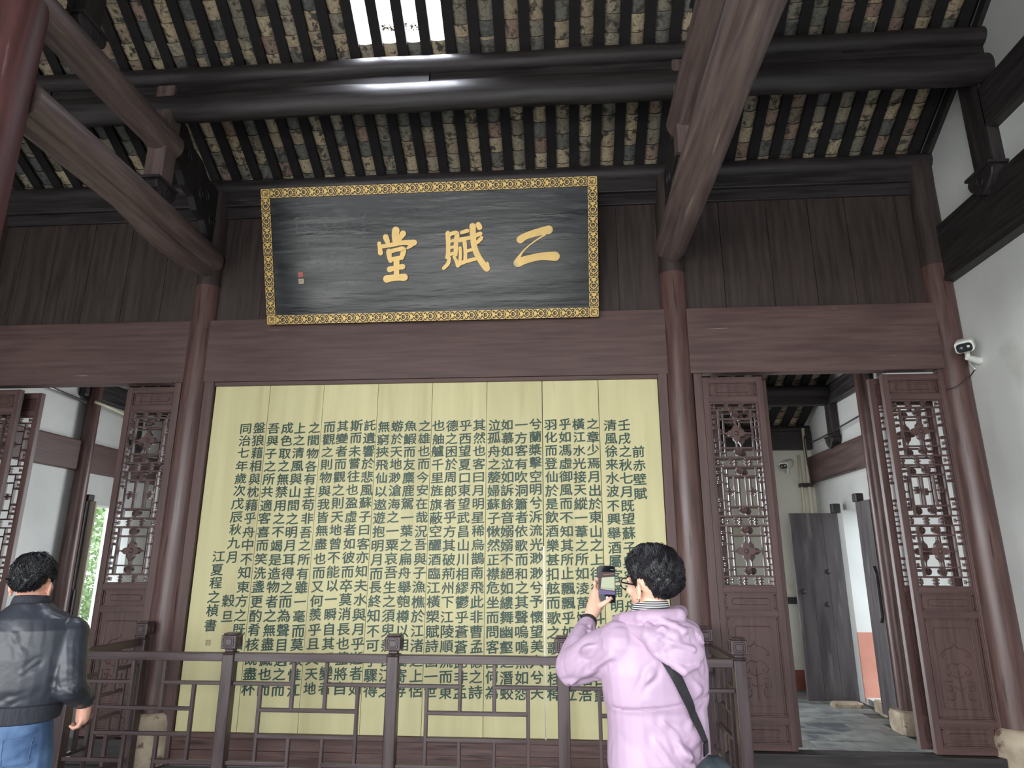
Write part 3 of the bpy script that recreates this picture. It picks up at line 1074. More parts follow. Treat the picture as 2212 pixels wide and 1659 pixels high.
def mp(px, py):
    # plaque-plane coordinates measured from the photograph
    X = -1.582 + (px - 75) * 3.185 / 2060 - (py - 135) * .00001
    Z = 1.287 - (py - 135) * 1.264 / 815 - (px - 75) * (-.0465 * -1) / 2060 * 0 + 0
    # horizontals rise to the right in the picture
    Z -= (px - 75) / 2060 * .083 * 1.0 * 1.0
    X += (py - 135) / 815 * -.055 * (1 - (px - 75) / 2060) + (py - 135) / 815 * 0
    return (X, Z)


def S_(*p):
    return [mp(a, b) for a, b in p]


PXM = 3.185 / 2060
def W_(*w):
    return [x * PXM for x in w]


er = [
    (S_((1668, 452), (1700, 432), (1770, 410), (1838, 395)), W_(46, 40, 44, 50)),
    (S_((1815, 425), (1750, 465), (1690, 515), (1650, 570)), W_(10, 8, 9, 22)),
    (S_((1652, 590), (1700, 572), (1790, 552), (1875, 552)), W_(52, 46, 44, 56)),
]
fu = [
    (S_((1232, 412), (1234, 470), (1232, 530), (1226, 556)), W_(30, 28, 26, 22)),
    (S_((1230, 425), (1262, 412), (1286, 415), (1282, 460), (1278, 540)), W_(26, 24, 30, 30, 24)),
    (S_((1240, 462), (1275, 452)), W_(18, 18)),
    (S_((1240, 500), (1275, 490)), W_(18, 18)),
    (S_((1236, 540), (1280, 528)), W_(22, 20)),
    (S_((1240, 560), (1232, 592), (1206, 620)), W_(22, 24, 22)),
    (S_((1268, 552), (1284, 580), (1292, 604)), W_(16, 22, 26)),
    (S_((1306, 452), (1360, 440), (1428, 416)), W_(30, 24, 26)),
    (S_((1316, 408), (1350, 398)), W_(22, 24)),
    (S_((1382, 372), (1384, 430), (1394, 500), (1420, 560), (1452, 606), (1466, 622)), W_(40, 36, 36, 36, 38, 40)),
    (S_((1468, 628), (1474, 600), (1468, 585)), W_(22, 16, 8)),
    (S_((1416, 362), (1424, 378)), W_(32, 34)),
    (S_((1334, 468), (1338, 530), (1336, 580)), W_(26, 22, 24)),
    (S_((1340, 520), (1374, 512)), W_(20, 20)),
    (S_((1306, 500), (1308, 545), (1304, 585)), W_(20, 20, 20)),
    (S_((1298, 596), (1340, 580), (1398, 566)), W_(26, 24, 22)),
    (S_((1408, 470), (1428, 450), (1436, 440)), W_(20, 24, 22)),
]
tang = [
    (S_((914, 392), (910, 430), (914, 472)), W_(46, 42, 34)),
    (S_((852, 432), (862, 458)), W_(36, 32)),
    (S_((958, 412), (944, 432), (934, 452)), W_(38, 32, 24)),
    (S_((812, 470), (816, 500), (820, 526)), W_(26, 26, 32)),
    (S_((818, 490), (880, 480), (960, 466), (1026, 466)), W_(24, 26, 28, 36)),
    (S_((1020, 468), (1000, 488), (984, 500)), W_(34, 24, 12)),
    (S_((872, 520), (874, 550), (882, 574)), W_(36, 30, 28)),
    (S_((870, 522), (920, 508), (960, 508), (950, 556)), W_(28, 24, 34, 28)),
    (S_((884, 566), (948, 556)), W_(26, 26)),
    (S_((918, 574), (918, 630), (918, 680)), W_(38, 34, 32)),
    (S_((876, 626), (916, 616), (956, 610)), W_(36, 28, 34)),
    (S_((858, 684), (910, 676), (966, 674)), W_(46, 38, 44)),
]
for st, lab in ((er, 'gold first character, two strokes'), (fu, 'gold middle character'), (tang, 'gold last character')):
    o = character(st)
    o['label'] = lab
mbf = MB()
for ci in range(8):
    cx = -.605 - ci * .0925
    rows = [12, 12, 12, 9, 12, 9, 7, 5][ci]
    for r_ in range(rows):
        cz = .985 - r_ * .060
        for s_ in range(random.randint(4, 6)):
            a = random.choice((0, 0, 90, 90, 40, 130))
            L = random.uniform(.008, .02)
            ox, oz = random.uniform(-.014, .014), random.uniform(-.016, .016)
            dx, dz = math.cos(R(a)) * L, math.sin(R(a)) * L
            V, F = ribbon([(cx + ox - dx, cz + oz - dz), (cx + ox + dx, cz + oz + dz)], .0035, -.0012)
            mbf.add(V, F)
obj_stuff('faded_inscription', mbf, M['faint'], pq, label='rows of faded small writing')
o = obj('red_seal', MB().box(-1.262, -1.214, -.004, 0, .448, .492), M['sealred'], pq)
o = obj('pale_seal', MB().box(-1.260, -1.212, -.004, 0, .384, .430), M['sealpale'], pq)
mb = MB()
for (a, b, c, d) in ((-1.252, -1.222, .420, .423), (-1.252, -1.249, .392, .423), (-1.225, -1.222, .392, .423), (-1.245, -1.23, .41, .413), (-1.239, -1.236, .392, .42), (-1.252, -1.222, .402, .404)):
    mb.box(a, b, -.0048, -.0035, c, d)
obj_stuff('seal_strokes', mb, M['black'], o)
# hooks and rods that hold the plaque
for sx, lab in ((-1, 'left'), (1, 'right')):
    t = empty('hanging_rod', (-1.2075 + sx * (HW + .035), 0, 0), label='thin iron rod and ring holding the %s side of the plaque' % lab, cat='rod')
    obj('rod', MB().tube([(0, -.02, 5.30), (-.012 * sx, -.24, 4.78)], .007, 6), M['iron'], t, smooth=True)
    ring = [(-.012 * sx + .0, -.25 + .022 * math.cos(a), 4.755 + .022 * math.sin(a)) for a in [2 * PI * k / 12 for k in range(12)]]
    obj('ring', MB().tube(ring, .006, 6, closed=True), M['iron'], t, smooth=True)
    obj('hook', MB().tube([(-.012 * sx, -.27, 4.74), (-.04 * sx, -.27, 4.72), (-.07 * sx, -.27, 4.72)], .007, 6), M['iron'], t, smooth=True)

# ------------------------------------------------------------------ lattice door leaves
LW, LZ0, LZ1 = .532, .20, 3.265


def lattice_parts():
    P_ = {}
    P_['stile'] = [MB().box(0, .05, -.025, .025, LZ0, LZ1), MB().box(LW - .05, LW, -.025, .025, LZ0, LZ1)]
    P_['rail'] = [MB().box(.05, LW - .05, -.024, .024, a, b) for a, b in ((3.215, 3.265), (3.03, 3.08), (1.393, 1.438), (1.206, 1.25), (.395, .445), (.20, .251))]
    pan = []
    for a, b in ((3.08, 3.215), (1.25, 1.393), (.445, 1.206), (.251, .395)):
        mb = MB().box(.05, LW - .05, -.004, .01, a, b)
        x0, x1 = .05, LW - .05
        # stepped molding
        for (i0, yy) in ((.0, -.018), (.016, -.011)):
            t = .008
            mb.box(x0 + i0, x1 - i0, yy, .0, a + i0, a + i0 + t)
            mb.box(x0 + i0, x1 - i0, yy, .0, b - i0 - t, b - i0)
            mb.box(x0 + i0, x0 + i0 + t, yy, .0, a + i0, b - i0)
            mb.box(x1 - i0 - t, x1 - i0, yy, .0, a + i0, b - i0)
        cx, cz = LW / 2, (a + b) / 2
        if b - a < .3:
            hw, hh = .15, (b - a) * .17
            pts = [(cx + q[0], -.005, cz + q[1]) for q in rrect(hw * 2, hh * 2, hh * .9, 4)]
            mb.tube(pts, .0045, 5, closed=True)
            mb.tube([(cx - .05, -.005, cz), (cx - .02, -.005, cz + .004), (cx, -.005, cz - .003), (cx + .02, -.005, cz + .004), (cx + .05, -.005, cz)], .004, 5)
        else:
            pts = [(cx + q[0], -.005, cz + q[1]) for q in rrect(.29, .60, .02, 3)]
            mb.tube(pts, .0045, 5, closed=True)
            top = cz + .19
            def mir(L):
                for s in (1, -1):
                    mb.tube([(cx + s * p[0], -.006, p[1]) for p in spline(L, 4)], .0042, 5)
            mir([(0, top), (.01, top - .03), (.04, top - .045), (.07, top - .05), (.10, top - .075), (.115, top - .10), (.10, top - .115), (.086, top - .1), (.098, top - .092)])
            mir([(0, top - .17), (.03, top - .155), (.06, top - .165), (.085, top - .19), (.10, top - .22), (.08, top - .245), (.055, top - .235), (.06, top - .215)])
            mir([(0, top - .27), (.02, top - .262), (.045, top - .25)])
            mir([(0, top - .34), (.02, top - .35), (.045, top - .33)])
            z1 = top - .29
            for s in (1, -1):
                L = [(.05, z1), (.11, z1), (.11, z1 - .07), (.065, z1 - .07), (.065, z1 - .03), (.09, z1 - .03), (.09, z1 - .05)]
                mb.tube([(cx + s * p[0], -.006, p[1]) for p in L], .0042, 5)
                L = spline([(.05, z1 - .08), (.052, z1 - .12), (.08, z1 - .14), (.115, z1 - .13)], 4)
                mb.tube([(cx + s * p[0], -.006, p[1]) for p in L], .0042, 5)
            mb.tube([(cx, -.006, top - .20), (cx, -.006, z1 - .17)], .0035, 5)
        pan.append(mb)
    P_['carved_panel'] = pan
    mb = MB()
    x0, x1, cx = .05, LW - .05, LW / 2
    bw, d0, d1 = .0065, -.016, .016
    def H(z, a=x0, b=x1, w=bw):
        mb.box(a, b, d0, d1, z - w, z + w)
    def V_(x, a, b, w=bw):
        mb.box(x - w, x + w, d0 + .001, d1 - .001, a, b)
    for z in (3.024, 2.96, 2.533, 2.452, 2.022, 1.942, 1.521, 1.444):
        H(z)
    V_(x0 + .006, 1.438, 3.03)
    V_(x1 - .006, 1.438, 3.03)
    ia, ib = .122, .410
    for (a, b) in ((2.533, 2.96), (2.022, 2.452), (1.521, 1.942)):
        V_(ia, a, b)
        V_(ib, a, b)
    for z in (2.877, 2.616, 2.369, 2.105, 1.86, 1.599):
        H(z, ia, ib)
    for (a, b) in ((2.616, 2.877), (1.599, 1.86)):
        V_(cx, a, b, .005)
        H((a + b) / 2, ia, ib, .005)
    for x in (.216, .316):
        V_(x, 2.105, 2.369)
    # small keyed ornaments beside the two middle bars
    for (xa, xb) in ((ia, .216), (ib, .316)):
        xm = (xa + xb) / 2
        lo, hi = min(xa, xb), max(xa, xb)
        H(2.237, lo, hi, .005)
        mb.box(xm - .016, xm + .016, d0, d1, 2.222, 2.252)
        mb.box(xm - .010, xm + .010, d0, d1, 2.208, 2.266)
        H(2.262, xm - .02, xm + .012, .004)
        H(2.212, xm - .02, xm + .012, .004)
    # side links
    for zc in (2.90, 2.80, 2.69, 2.59, 2.40, 2.315, 2.16, 2.075, 1.885, 1.79, 1.67, 1.575):
        for (a, b) in ((x0, ia), (ib, x1)):
            H(zc, a, b, .005)
            c = (a + b) / 2
            mb.box(c - .012, c + .012, d0, d1, zc - .012, zc + .012)
    for zc in (2.855, 2.64, 2.35, 2.12, 1.84, 1.62):
        for (a, s) in ((x0, 1), (x1, -1)):
            H(zc, min(a, a + s * .035), max(a, a + s * .035), .005)
            V_(a + s * .035, zc - .014, zc + .014, .004)
    # T keys in the bands
    for (a, b) in ((2.96, 3.024), (2.452, 2.533), (1.942, 2.022), (1.444, 1.521)):
        for x in (.20, .332):
            mb.box(x - .008, x + .008, d0, d1, a, b)
            mb.box(x - .02, x + .02, d0, d1, (a + b) / 2 + .008, (a + b) / 2 + .018)
            mb.box(x - .016, x + .016, d0, d1, (a + b) / 2 - .018, (a + b) / 2 - .008)
        for (a2, s) in ((x0, 1), (x1, -1)):
            H((a + b) / 2, min(a2, a2 + s * .045), max(a2, a2 + s * .045), .005)
            V_(a2 + s * .045, (a + b) / 2 - .016, (a + b) / 2 + .016, .004)
    P_['lattice'] = [mb]
    ros = []
    for z in (2.918, 2.578, 2.412, 2.07, 1.905, 1.565):
        mb = MB()
        n = 32
        ringo = [(cx + (.030 + .003 * math.cos(k * PI)) * math.cos(2 * PI * k / n), z + (.030 + .003 * math.cos(k * PI)) * math.sin(2 * PI * k / n)) for k in range(n)]
        mb.prism(ringo, 'Y', -.026, .016)
        for k in range(14):
            a = 2 * PI * k / 14
            mb.tube([(cx + .007 * math.cos(a), -.029, z + .007 * math.sin(a)), (cx + .028 * math.cos(a), -.026, z + .028 * math.sin(a))], [.002, .0055], 5)
        mb.lathe((cx, 0, z), [(.002, -.036), (.006, -.034), (.008, -.026)], 10, axis='Y')
        ros.append(mb)
    P_['rosette'] = ros
    fl = []
    for z in (2.7465, 1.7295):
        mb = MB()
        for k in range(4):
            a = PI / 2 * k
            px, pz = cx + .040 * math.cos(a), z + .040 * math.sin(a)
            pts = []
            for j in range(14):
                b = 2 * PI * j / 14
                u = .034 * math.cos(b)
                v = .030 * math.sin(b)
                pts.append((px + u * math.cos(a) - v * math.sin(a), pz + u * math.sin(a) + v * math.cos(a)))
            mb.prism(pts, 'Y', -.026 + .002 * (k % 2), .016)
            mb.prism([(px + .03 * math.cos(a) + q * .013 * math.sin(a), pz + .03 * math.sin(a) - q * .013 * math.cos(a)) for q in (-1, 1)] + [(px + .062 * math.cos(a), pz + .062 * math.sin(a))], 'Y', -.02, .012)
        mb.lathe((cx, 0, z), [(.004, -.038), (.016, -.034), (.022, -.024)], 12, axis='Y')
        fl.append(mb)
    P_['flower_boss'] = fl
    return P_


LP = lattice_parts()
leaf0 = empty('door_1', (0, 0, 0), kind='structure')
for nm, mbs in LP.items():
    for mb in mbs:
        ob = obj(nm, mb, M['doorX' if nm == 'rail' else 'doorZ'], leaf0, smooth=(nm == 'rosette'), bevel=.003 if nm in ('stile', 'rail') else 0)
        if nm == 'rosette':
            ob.data.set_sharp_from_angle(angle=R(35))


def leaf(i, x, y, first=False, rot=0):
    t = leaf0 if first else tree_copy(leaf0)
    t.name = 'door_%d' % i
    t.location = (x, y, 0)
    t.rotation_euler = (0, 0, rot)
    return t


leaf(1, 1.300, 0, True)
leaf(2, 1.375, .135)
leaf(3, 2.875, 0)
leaf(4, 2.83, .15)
leaf(5, -4.165, 0)
leaf(6, -4.27, .14)
leaf(7, -5.80, 0)
leaf(8, -5.70, .15)
leaf9 = None

# ------------------------------------------------------------------ railing in front of the boards
rl = empty('railing', (0, 0, 0), label='dark brown wooden fretwork railing in front of the yellow boards', cat='railing')
RY = -1.0
RW = .043


def post_parts(x, y, nm='post'):
    p = obj('post', MB().box(x - .042, x + .042, y - .042, y + .042, 0, 1.0), M['railZ'], rl, bevel=.008)
    mb = MB().box(x - .045, x + .045, y - .045, y + .045, 1.0, 1.012).box(x - .032, x + .032, y - .032, y + .032, 1.012, 1.035)
    mb.box(x - .055, x + .055, y - .055, y + .055, 1.035, 1.128).box(x - .047, x + .047, y - .047, y + .047, 1.128, 1.142)
    c = obj('post_cap', mb, M['railZ'], rl, bevel=.006)
    mb = MB()
    for (sx, sy) in ((0, -1), (0, 1), (1, 0), (-1, 0)):
        for q in (rrect(.076, .066, .012, 2), rrect(.05, .042, .004, 1)):
            pts = []
            for (a, b) in q:
                pts.append((x + (a if sx == 0 else sx * .056), y + (a if sy == 0 else sy * .056), 1.082 + b))
            mb.tube(pts, .0028, 4, closed=True)
    obj_stuff('cap_molding', mb, M['railZ'], c)


def rbar(nm, p0, p1, w=.0125, d=.016, ax='X'):
    """bar between two points given in (s,z) of a panel"""
    (x0, y0, z0), (x1, y1, z1) = p0, p1
    horizontal = abs(z1 - z0) < 1e-6
    mb = MB()
    if horizontal:
        if abs(x1 - x0) > abs(y1 - y0):
            mb.box(min(x0, x1), max(x0, x1), y0 - d, y0 + d, z0 - w, z0 + w)
            m = M['railX']
        else:
            mb.box(x0 - d, x0 + d, min(y0, y1), max(y0, y1), z0 - w, z0 + w)
            m = M['railY']
    else:
        if ax == 'X':
            mb.box(x0 - w, x0 + w, y0 - d + .001, y0 + d - .001, min(z0, z1), max(z0, z1))
        else:
            mb.box(x0 - d + .001, x0 + d - .001, y0 - w, y0 + w, min(z0, z1), max(z0, z1))
        m = M['railZ']
    obj(nm, mb, m, rl, bevel=.004)


def panel(pa, pb):
    """fretwork between two posts (centres pa, pb in plan)"""
    dx, dy = pb[0] - pa[0], pb[1] - pa[1]
    L = math.hypot(dx, dy)
    ax = 'X' if abs(dx) > abs(dy) else 'Y'
    def P_(u, z):
        return (pa[0] + dx * u, pa[1] + dy * u, z)
    e = .042 / L
    Z2, Z3, Z4, Z5 = .803, .633, .468, .296
    k = .4 if L > 1 else .36
    a, b, c, d = .205, .795, k, 1 - k
    rbar('top_rail', P_(e, .978), P_(1 - e, .978), w=.028, d=.03)
    rbar('crossbar', P_(e, Z2), P_(c, Z2))
    rbar('crossbar', P_(d, Z2), P_(1 - e, Z2))
    rbar('strut', P_(c, .95), P_(c, Z3), ax=ax)
    rbar('strut', P_(d, .95), P_(d, Z3), ax=ax)
    rbar('crossbar', P_(a, Z3), P_(b, Z3))
    rbar('strut', P_(a, Z2), P_(a, Z5), ax=ax)
    rbar('strut', P_(b, Z2), P_(b, Z5), ax=ax)
    rbar('crossbar', P_(a, Z4), P_(b, Z4))
    rbar('strut', P_(c, Z4), P_(c, .1), ax=ax)
    rbar('strut', P_(d, Z4), P_(d, .1), ax=ax)
    rbar('crossbar', P_(e, Z5), P_(c, Z5))
    rbar('crossbar', P_(d, Z5), P_(1 - e, Z5))
    rbar('bottom_rail', P_(e, .09), P_(1 - e, .09), w=.02, d=.02)


px = [-3.58, -2.39, -1.197, -.004, 1.189]
for x in px:
    post_parts(x, RY)
for a, b in zip(px[:-1], px[1:]):
    panel((a, RY), (b, RY))
post_parts(1.12, -.24)
post_parts(-3.56, -.20)
panel((1.17, RY), (1.13, -.24))
panel((-3.58, RY), (-3.57, -.20))

# ------------------------------------------------------------------ rear gallery, right side: doorway and plank doors
dr = obj('trim_2', MB().box(XR - .004, XR + .3, 3.0, 3.024, 0, .80), M['salmon'], kind='structure')
pd = empty('plank_door', (3.52, 2.95, 0), label='tall dark grey plank door leaf standing open at the back of the right gallery', cat='door')
for k in range(3):
    obj('plank', MB().box(-.60 + .2 * k + .001, -.40 + .2 * k - .001, -.03, .02, .03, 2.24), M['oldwood'], pd, bevel=.003)
for (xx, zz) in ((-.52, 1.28), (-.25, 1.13), (-.2, 1.52)):
    obj('iron_ring', MB().lathe((xx, -.036, zz), [(.03, -.004), (.022, -.012), (.008, -.016)], 14, axis='Y'), M['iron'], pd, smooth=True)
obj('hinge_block', MB().box(-.06, .04, -.05, .04, 2.24, 2.36), M['darkZ'], pd, bevel=.01)
pn = empty('plank_door', (3.50, 2.2, 0), label='narrow grey door leaf seen almost edge on beside the gallery column, with a wooden latch', cat='door')
obj('plank', MB().box(-.05, .0, -.36, .0, .05, 2.32), M['oldwood'], pn, bevel=.003)
obj('latch_rail', MB().prism([(-.30, 1.0), (-.24, 1.06), (-.2, 1.3), (-.24, 1.52), (-.30, 1.6), (-.34, 1.52), (-.34, 1.06)], 'X', -.08, -.05), M['oldwood'], pn, bevel=.006)
obj('hinge_block', MB().box(-.06, .03, -.06, .05, 2.32, 2.42), M['darkZ'], pn, bevel=.01)
# stone blocks
def stone(x, y, z, sx, sy, sz, label, rz=0):
    mb = MB()
    rings = []
    for (f, h) in ((.94, 0), (1, .2), (1, .8), (.92, 1)):
        rg = []
        for (px_, py_) in rrect(sx * f, sy * f, min(sx, sy) * .18, 2):
            rg.append((px_ + random.uniform(-.006, .006), py_ + random.uniform(-.006, .006), sz * h + random.uniform(-.004, .004)))
        rings.append(rg)
    mb.loft(rings)
    o = obj('stone_block', mb, M['stone'], loc=(x, y, z), rot=(0, 0, rz), bevel=.004)
    props(o, label, 'stone')


stone(3.45, 1.58, 0, .30, .34, .20, 'square pale stone block at the foot of the gallery column')
stone(3.30, 2.78, -.02, .34, .16, .07, 'flat pale stone at the foot of the tall plank door', .1)
stone(3.80, 2.55, -.16, .34, .6, .2, 'worn stone doorstep of the right doorway')
stone(3.62, 2.42, -.02, .2, .34, .14, 'rounded pale stone lying in the right doorway')
stone(4.75, 3.0, -.16, .5, .5, .50, 'orange stone step farther outside the right doorway')
# outside wall seen through the doorway
ow = obj('wall_outside', MB().box(3.95, 9, 3.6, 3.75, .56, 4.5), M['plaster'], kind='structure')
obj('baseboard_outside', MB().box(3.95, 9, 3.585, 3.75, -.16, .56), M['salmon'], kind='structure')
# conduits and cables in the gallery corner
t = empty('conduit_run', (0, 0, 0), label='cream pipes running down the right gallery corner', cat='pipe')
obj('pipe', MB().tube([(3.5, 3.72, 3.50), (3.5, 3.72, 2.3), (3.5, 3.72, 1.6)], .022, 10), M['conduit'], t, smooth=True)
obj('pipe', MB().tube([(3.42, 3.78, 3.12), (3.42, 3.78, 1.6)], .02, 10), M['conduit'], t, smooth=True)
obj('clamp', MB().box(3.38, 3.55, 3.68, 3.80, 2.66, 2.71), M['iron'], t)
t = obj('black_cable', MB().tube(spline([(3.52, 1.3, 3.33), (3.5, 2.2, 3.28), (3.50, 3.4, 3.25), (3.5, 3.66, 3.38), (3.49, 3.68, 3.2), (3.51, 3.66, 2.75), (3.48, 3.62, 2.66), (3.5, 3.2, 2.71), (3.5, 2.2, 2.71)], 6), .010, 6), M['iron'], smooth=True)
props(t, 'thin black cable strung along the right gallery beams', 'cable')
t = obj('wall_conduit', MB().tube([(-5.93, .6, 3.62), (-5.93, 1.72, 3.56)], .02, 8), M['metal'], smooth=True)
props(t, 'grey conduit along the top of the left gallery wall', 'pipe')
t = obj('wall_conduit', MB().tube([(-5.80, 1.72, 3.56), (-5.80, 2.0, 3.55), (-5.93, 2.8, 3.54)], .02, 8), M['conduit'], smooth=True)
props(t, 'cream conduit crossing the left gallery column', 'pipe')


def bullet_camera(name, loc, rot, label, s=1.0):
    t = empty(name, loc, rot, label=label, cat='camera')
    rings = []
    for (y, w, h, z) in ((-.105, .050, .036, 0), (-.10, .056, .040, 0), (.02, .056, .042, 0), (.07, .046, .036, 0), (.09, .03, .024, 0)):
        rings.append([(p[0] * s, y * s, (p[1] + z) * s) for p in rrect(w * 2, h * 2, .022, 4)])
    obj('housing', MB().loft(rings), M['plastic'], t, smooth=True, auto=50)
    obj('front_glass', MB().prism([(p[0] * s, (p[1] - .004) * s) for p in rrect(.094, .062, .022, 4)], 'Y', -.110 * s, -.10 * s), M['darkglass'], t)
    obj('lens', MB().lathe((-.018 * s, -.110 * s, -.004 * s), [(.005 * s, -.006 * s), (.013 * s, -.003 * s), (.014 * s, .003 * s)], 14, axis='Y'), M['metal'], t, smooth=True)
    obj('lamp_lens', MB().lathe((.024 * s, -.110 * s, 0), [(.004 * s, -.004 * s), (.009 * s, -.002 * s), (.010 * s, .002 * s)], 12, axis='Y'), M['plastic'], t, smooth=True)
    return t


cc = bullet_camera('security_camera', (3.47, -.30, 3.44), (R(24), R(-4), R(-38)), 'white security camera on a bracket on the right white wall by the column', 1.22)
# bracket parts in world terms, parented without offset
br = MB().tube([(3.485, -.28, 3.39), (3.49, -.275, 3.335)], .020, 12)
br.tube([(3.48, -.28, 3.33), (3.56, -.24, 3.32), (3.61, -.22, 3.315)], [.022, .03, .032], 12)
inv = (Matrix.Translation(cc.location) @ cc.rotation_euler.to_matrix().to_4x4()).inverted()
br.v = [tuple(inv @ Vector(p)) for p in br.v]
obj('bracket', br, M['plastic'], cc, smooth=True, auto=50)
cb = MB().tube(spline([(3.52, -.20, 3.47), (3.56, -.14, 3.43), (3.60, -.10, 3.36), (3.605, -.12, 3.30), (3.60, -.16, 3.26)], 6), .0095, 8)
cb.v = [tuple(inv @ Vector(p)) for p in cb.v]
obj('cable', cb, M['plastic'], cc, smooth=True)
t = obj('thin_cable', MB().tube(spline([(3.605, -.15, 3.26), (3.605, -.05, 3.21), (3.56, .0 - .13, 3.2), (3.45, -.13, 3.12), (3.38, -.08, 3.1)], 5), .004, 6), M['iron'], smooth=True)
props(t, 'thin dark cable below the security camera', 'cable')
c2 = bullet_camera('security_camera', (3.20, 3.62, 2.98), (R(22), 0, R(-48)), 'white security camera on the rear gallery wall seen through the right doorway', 1.15)
br = MB().tube([(3.22, 3.66, 2.93), (3.24, 3.74, 2.86), (3.25, 3.83, 2.86)], .022, 10)
br.tube(spline([(3.24, 3.80, 2.84), (3.3, 3.82, 2.78), (3.45, 3.80, 2.78)], 4), .008, 6)
inv = (Matrix.Translation(c2.location) @ c2.rotation_euler.to_matrix().to_4x4()).inverted()
br.v = [tuple(inv @ Vector(p)) for p in br.v]
obj('bracket', br, M['plastic'], c2, smooth=True, auto=50)
lampt = empty('beam_spotlight', (1.235, -2.62, 4.93), label='small round white lamp on the right tie beam at the top edge', cat='lamp')
obj('housing', MB().lathe((0, 0, 0), [(.03, .05), (.055, .045), (.06, 0), (.05, -.015), (.0, -.02)], 20), M['plastic'], lampt, smooth=True, auto=50)
obj('bracket', MB().box(-.012, .012, -.01, .01, .04, .09), M['iron'], lampt)

# ------------------------------------------------------------------ rear gallery, left side: doorway, leaf, greenery outside
pl_ = empty('plank_door', (-5.97, 1.90, 0), label='grey door leaf with its lit face painted pale, folded back beside the left doorway', cat='door')
obj('plank', MB().box(0, .07, .09, .15, .05, 2.36), M['oldwood'], pl_, bevel=.003)
obj('inner_face', MB().box(.0, .15, .152, .18, .05, 2.36), M['litwood'], pl_, bevel=.003)  # face lit from outside, its brightness put into the colour
obj('hinge_block', MB().box(-.02, .09, .09, .2, 2.36, 2.44), M['darkZ'], pl_, bevel=.01)
obj('lock_box', MB().box(.07, .09, .10, .15, 1.0, 1.3), M['oldwood'], pl_, bevel=.004)
pillar = obj('garden_wall', MB().box(-8.2, -8.0, 5.60, 9, -.16, 3.6), M['plaster'])
props(pillar, 'bright white garden wall outside the left doorway', 'wall')


def bush(x, y, z, rx, ry, rz, n, label):
    t = empty('garden_tree', (x, y, z), label=label, cat='tree')
    mb = MB()
    g = np.random.default_rng(3)
    for k in range(n):
        d = g.normal(size=3)
        d /= np.linalg.norm(d)
        rr = g.uniform(.55, 1) ** .5
        c = Vector((d[0] * rx * rr, d[1] * ry * rr, d[2] * rz * rr + rz))
        a = Vector(g.normal(size=3)).normalized()
        b = a.cross(Vector(g.normal(size=3))).normalized()
        s = g.uniform(.05, .10)
        mb.add([c - a * s, c - b * s * .45, c + a * s, c + b * s * .45], [(0, 1, 2, 3)])
    obj('foliage', mb, M['leaf'], t, kind='stuff')
    obj('trunk', MB().tube([(0, 0, -1.0), (.05, 0, rz)], [.12, .06], 8), M['bark'], t, smooth=True)


bush(-10.2, 7.7, .2, 1.1, 1.3, 1.5, 4200, 'light green tree seen through the left doorway')
bush(-14.6, 12.5, .2, 1.5, 1.8, 2.8, 4200, 'taller light green tree behind the first one outside the left doorway')

# ------------------------------------------------------------------ people
def skin_mat(name, a, b):
    m, nt, bs = new_mat(name)
    n1 = N(nt, 'ShaderNodeTexNoise')
    n1.inputs['Scale'].default_value = 14
    cr = N(nt, 'ShaderNodeValToRGB')
    cr.color_ramp.elements[0].color = (*lin(a), 1)
    cr.color_ramp.elements[1].color = (*lin(b), 1)
    nt.links.new(n1.outputs['Fac'], cr.inputs[0])
    nt.links.new(cr.outputs[0], bs.inputs['Base Color'])
    bs.inputs['Roughness'].default_value = .5
    bs.inputs['Subsurface Weight'].default_value = .12
    bs.inputs['Subsurface Radius'].default_value = (.02, .008, .005)
    return m


M['skin'] = skin_mat('skin', (226, 176, 152), (236, 190, 166))
M['skin2'] = skin_mat('tanned_skin', (206, 152, 132), (218, 166, 144))
M['hair'] = noise_mat('black_hair', (.006, .006, .008), (.014, .013, .016), rough=.34, rough2=.5, nscale=60)
M['pink'] = noise_mat('pale_pink_nylon', lin((178, 152, 176)), lin((190, 163, 188)), rough=.5, nscale=5, bump=.0006, bscale=22)
M['navy'] = noise_mat('charcoal_nylon', lin((38, 40, 48)), lin((50, 53, 62)), rough=.42, nscale=6, bump=.0015, bscale=26)
M['navyrib'] = noise_mat('charcoal_ribbing', lin((34, 36, 44)), lin((50, 52, 60)), rough=.85, scale=(30, 30, 1), nscale=6)
M['denim'] = noise_mat('blue_denim', lin((62, 86, 122)), lin((92, 120, 156)), rough=.85, nscale=5, detail=8, c3=lin((120, 146, 176)), c3_lo=.58, c3_hi=.8, c3scale=3, bump=.0008, bscale=60)
M['strap'] = noise_mat('black_webbing', lin((26, 27, 30)), lin((36, 37, 40)), rough=.6, nscale=30)
M['bagcloth'] = noise_mat('dark_slate_bag_cloth', lin((34, 42, 48)), lin((48, 58, 64)), rough=.6, nscale=8, bump=.002, bscale=30)
M['shoe'] = noise_mat('dark_shoe', lin((30, 30, 32)), lin((44, 44, 46)), rough=.6, nscale=12)
M['trouser'] = noise_mat('black_trousers', lin((30, 30, 34)), lin((42, 42, 46)), rough=.8, nscale=9)
m_, nt_m, b_m = new_mat('striped_collar')
wv = N(nt_m, 'ShaderNodeTexWave')
wv.bands_direction = 'Z'
wv.inputs['Scale'].default_value = 44
tcw = N(nt_m, 'ShaderNodeTexCoord')
nt_m.links.new(tcw.outputs['Object'], wv.inputs['Vector'])
crw = N(nt_m, 'ShaderNodeValToRGB')
crw.color_ramp.interpolation = 'CONSTANT'
crw.color_ramp.elements[0].color = (*lin((40, 42, 50)), 1)
crw.color_ramp.elements[1].position = .55
crw.color_ramp.elements[1].color = (*lin((225, 225, 225)), 1)
nt_m.links.new(wv.outputs['Fac'], crw.inputs[0])
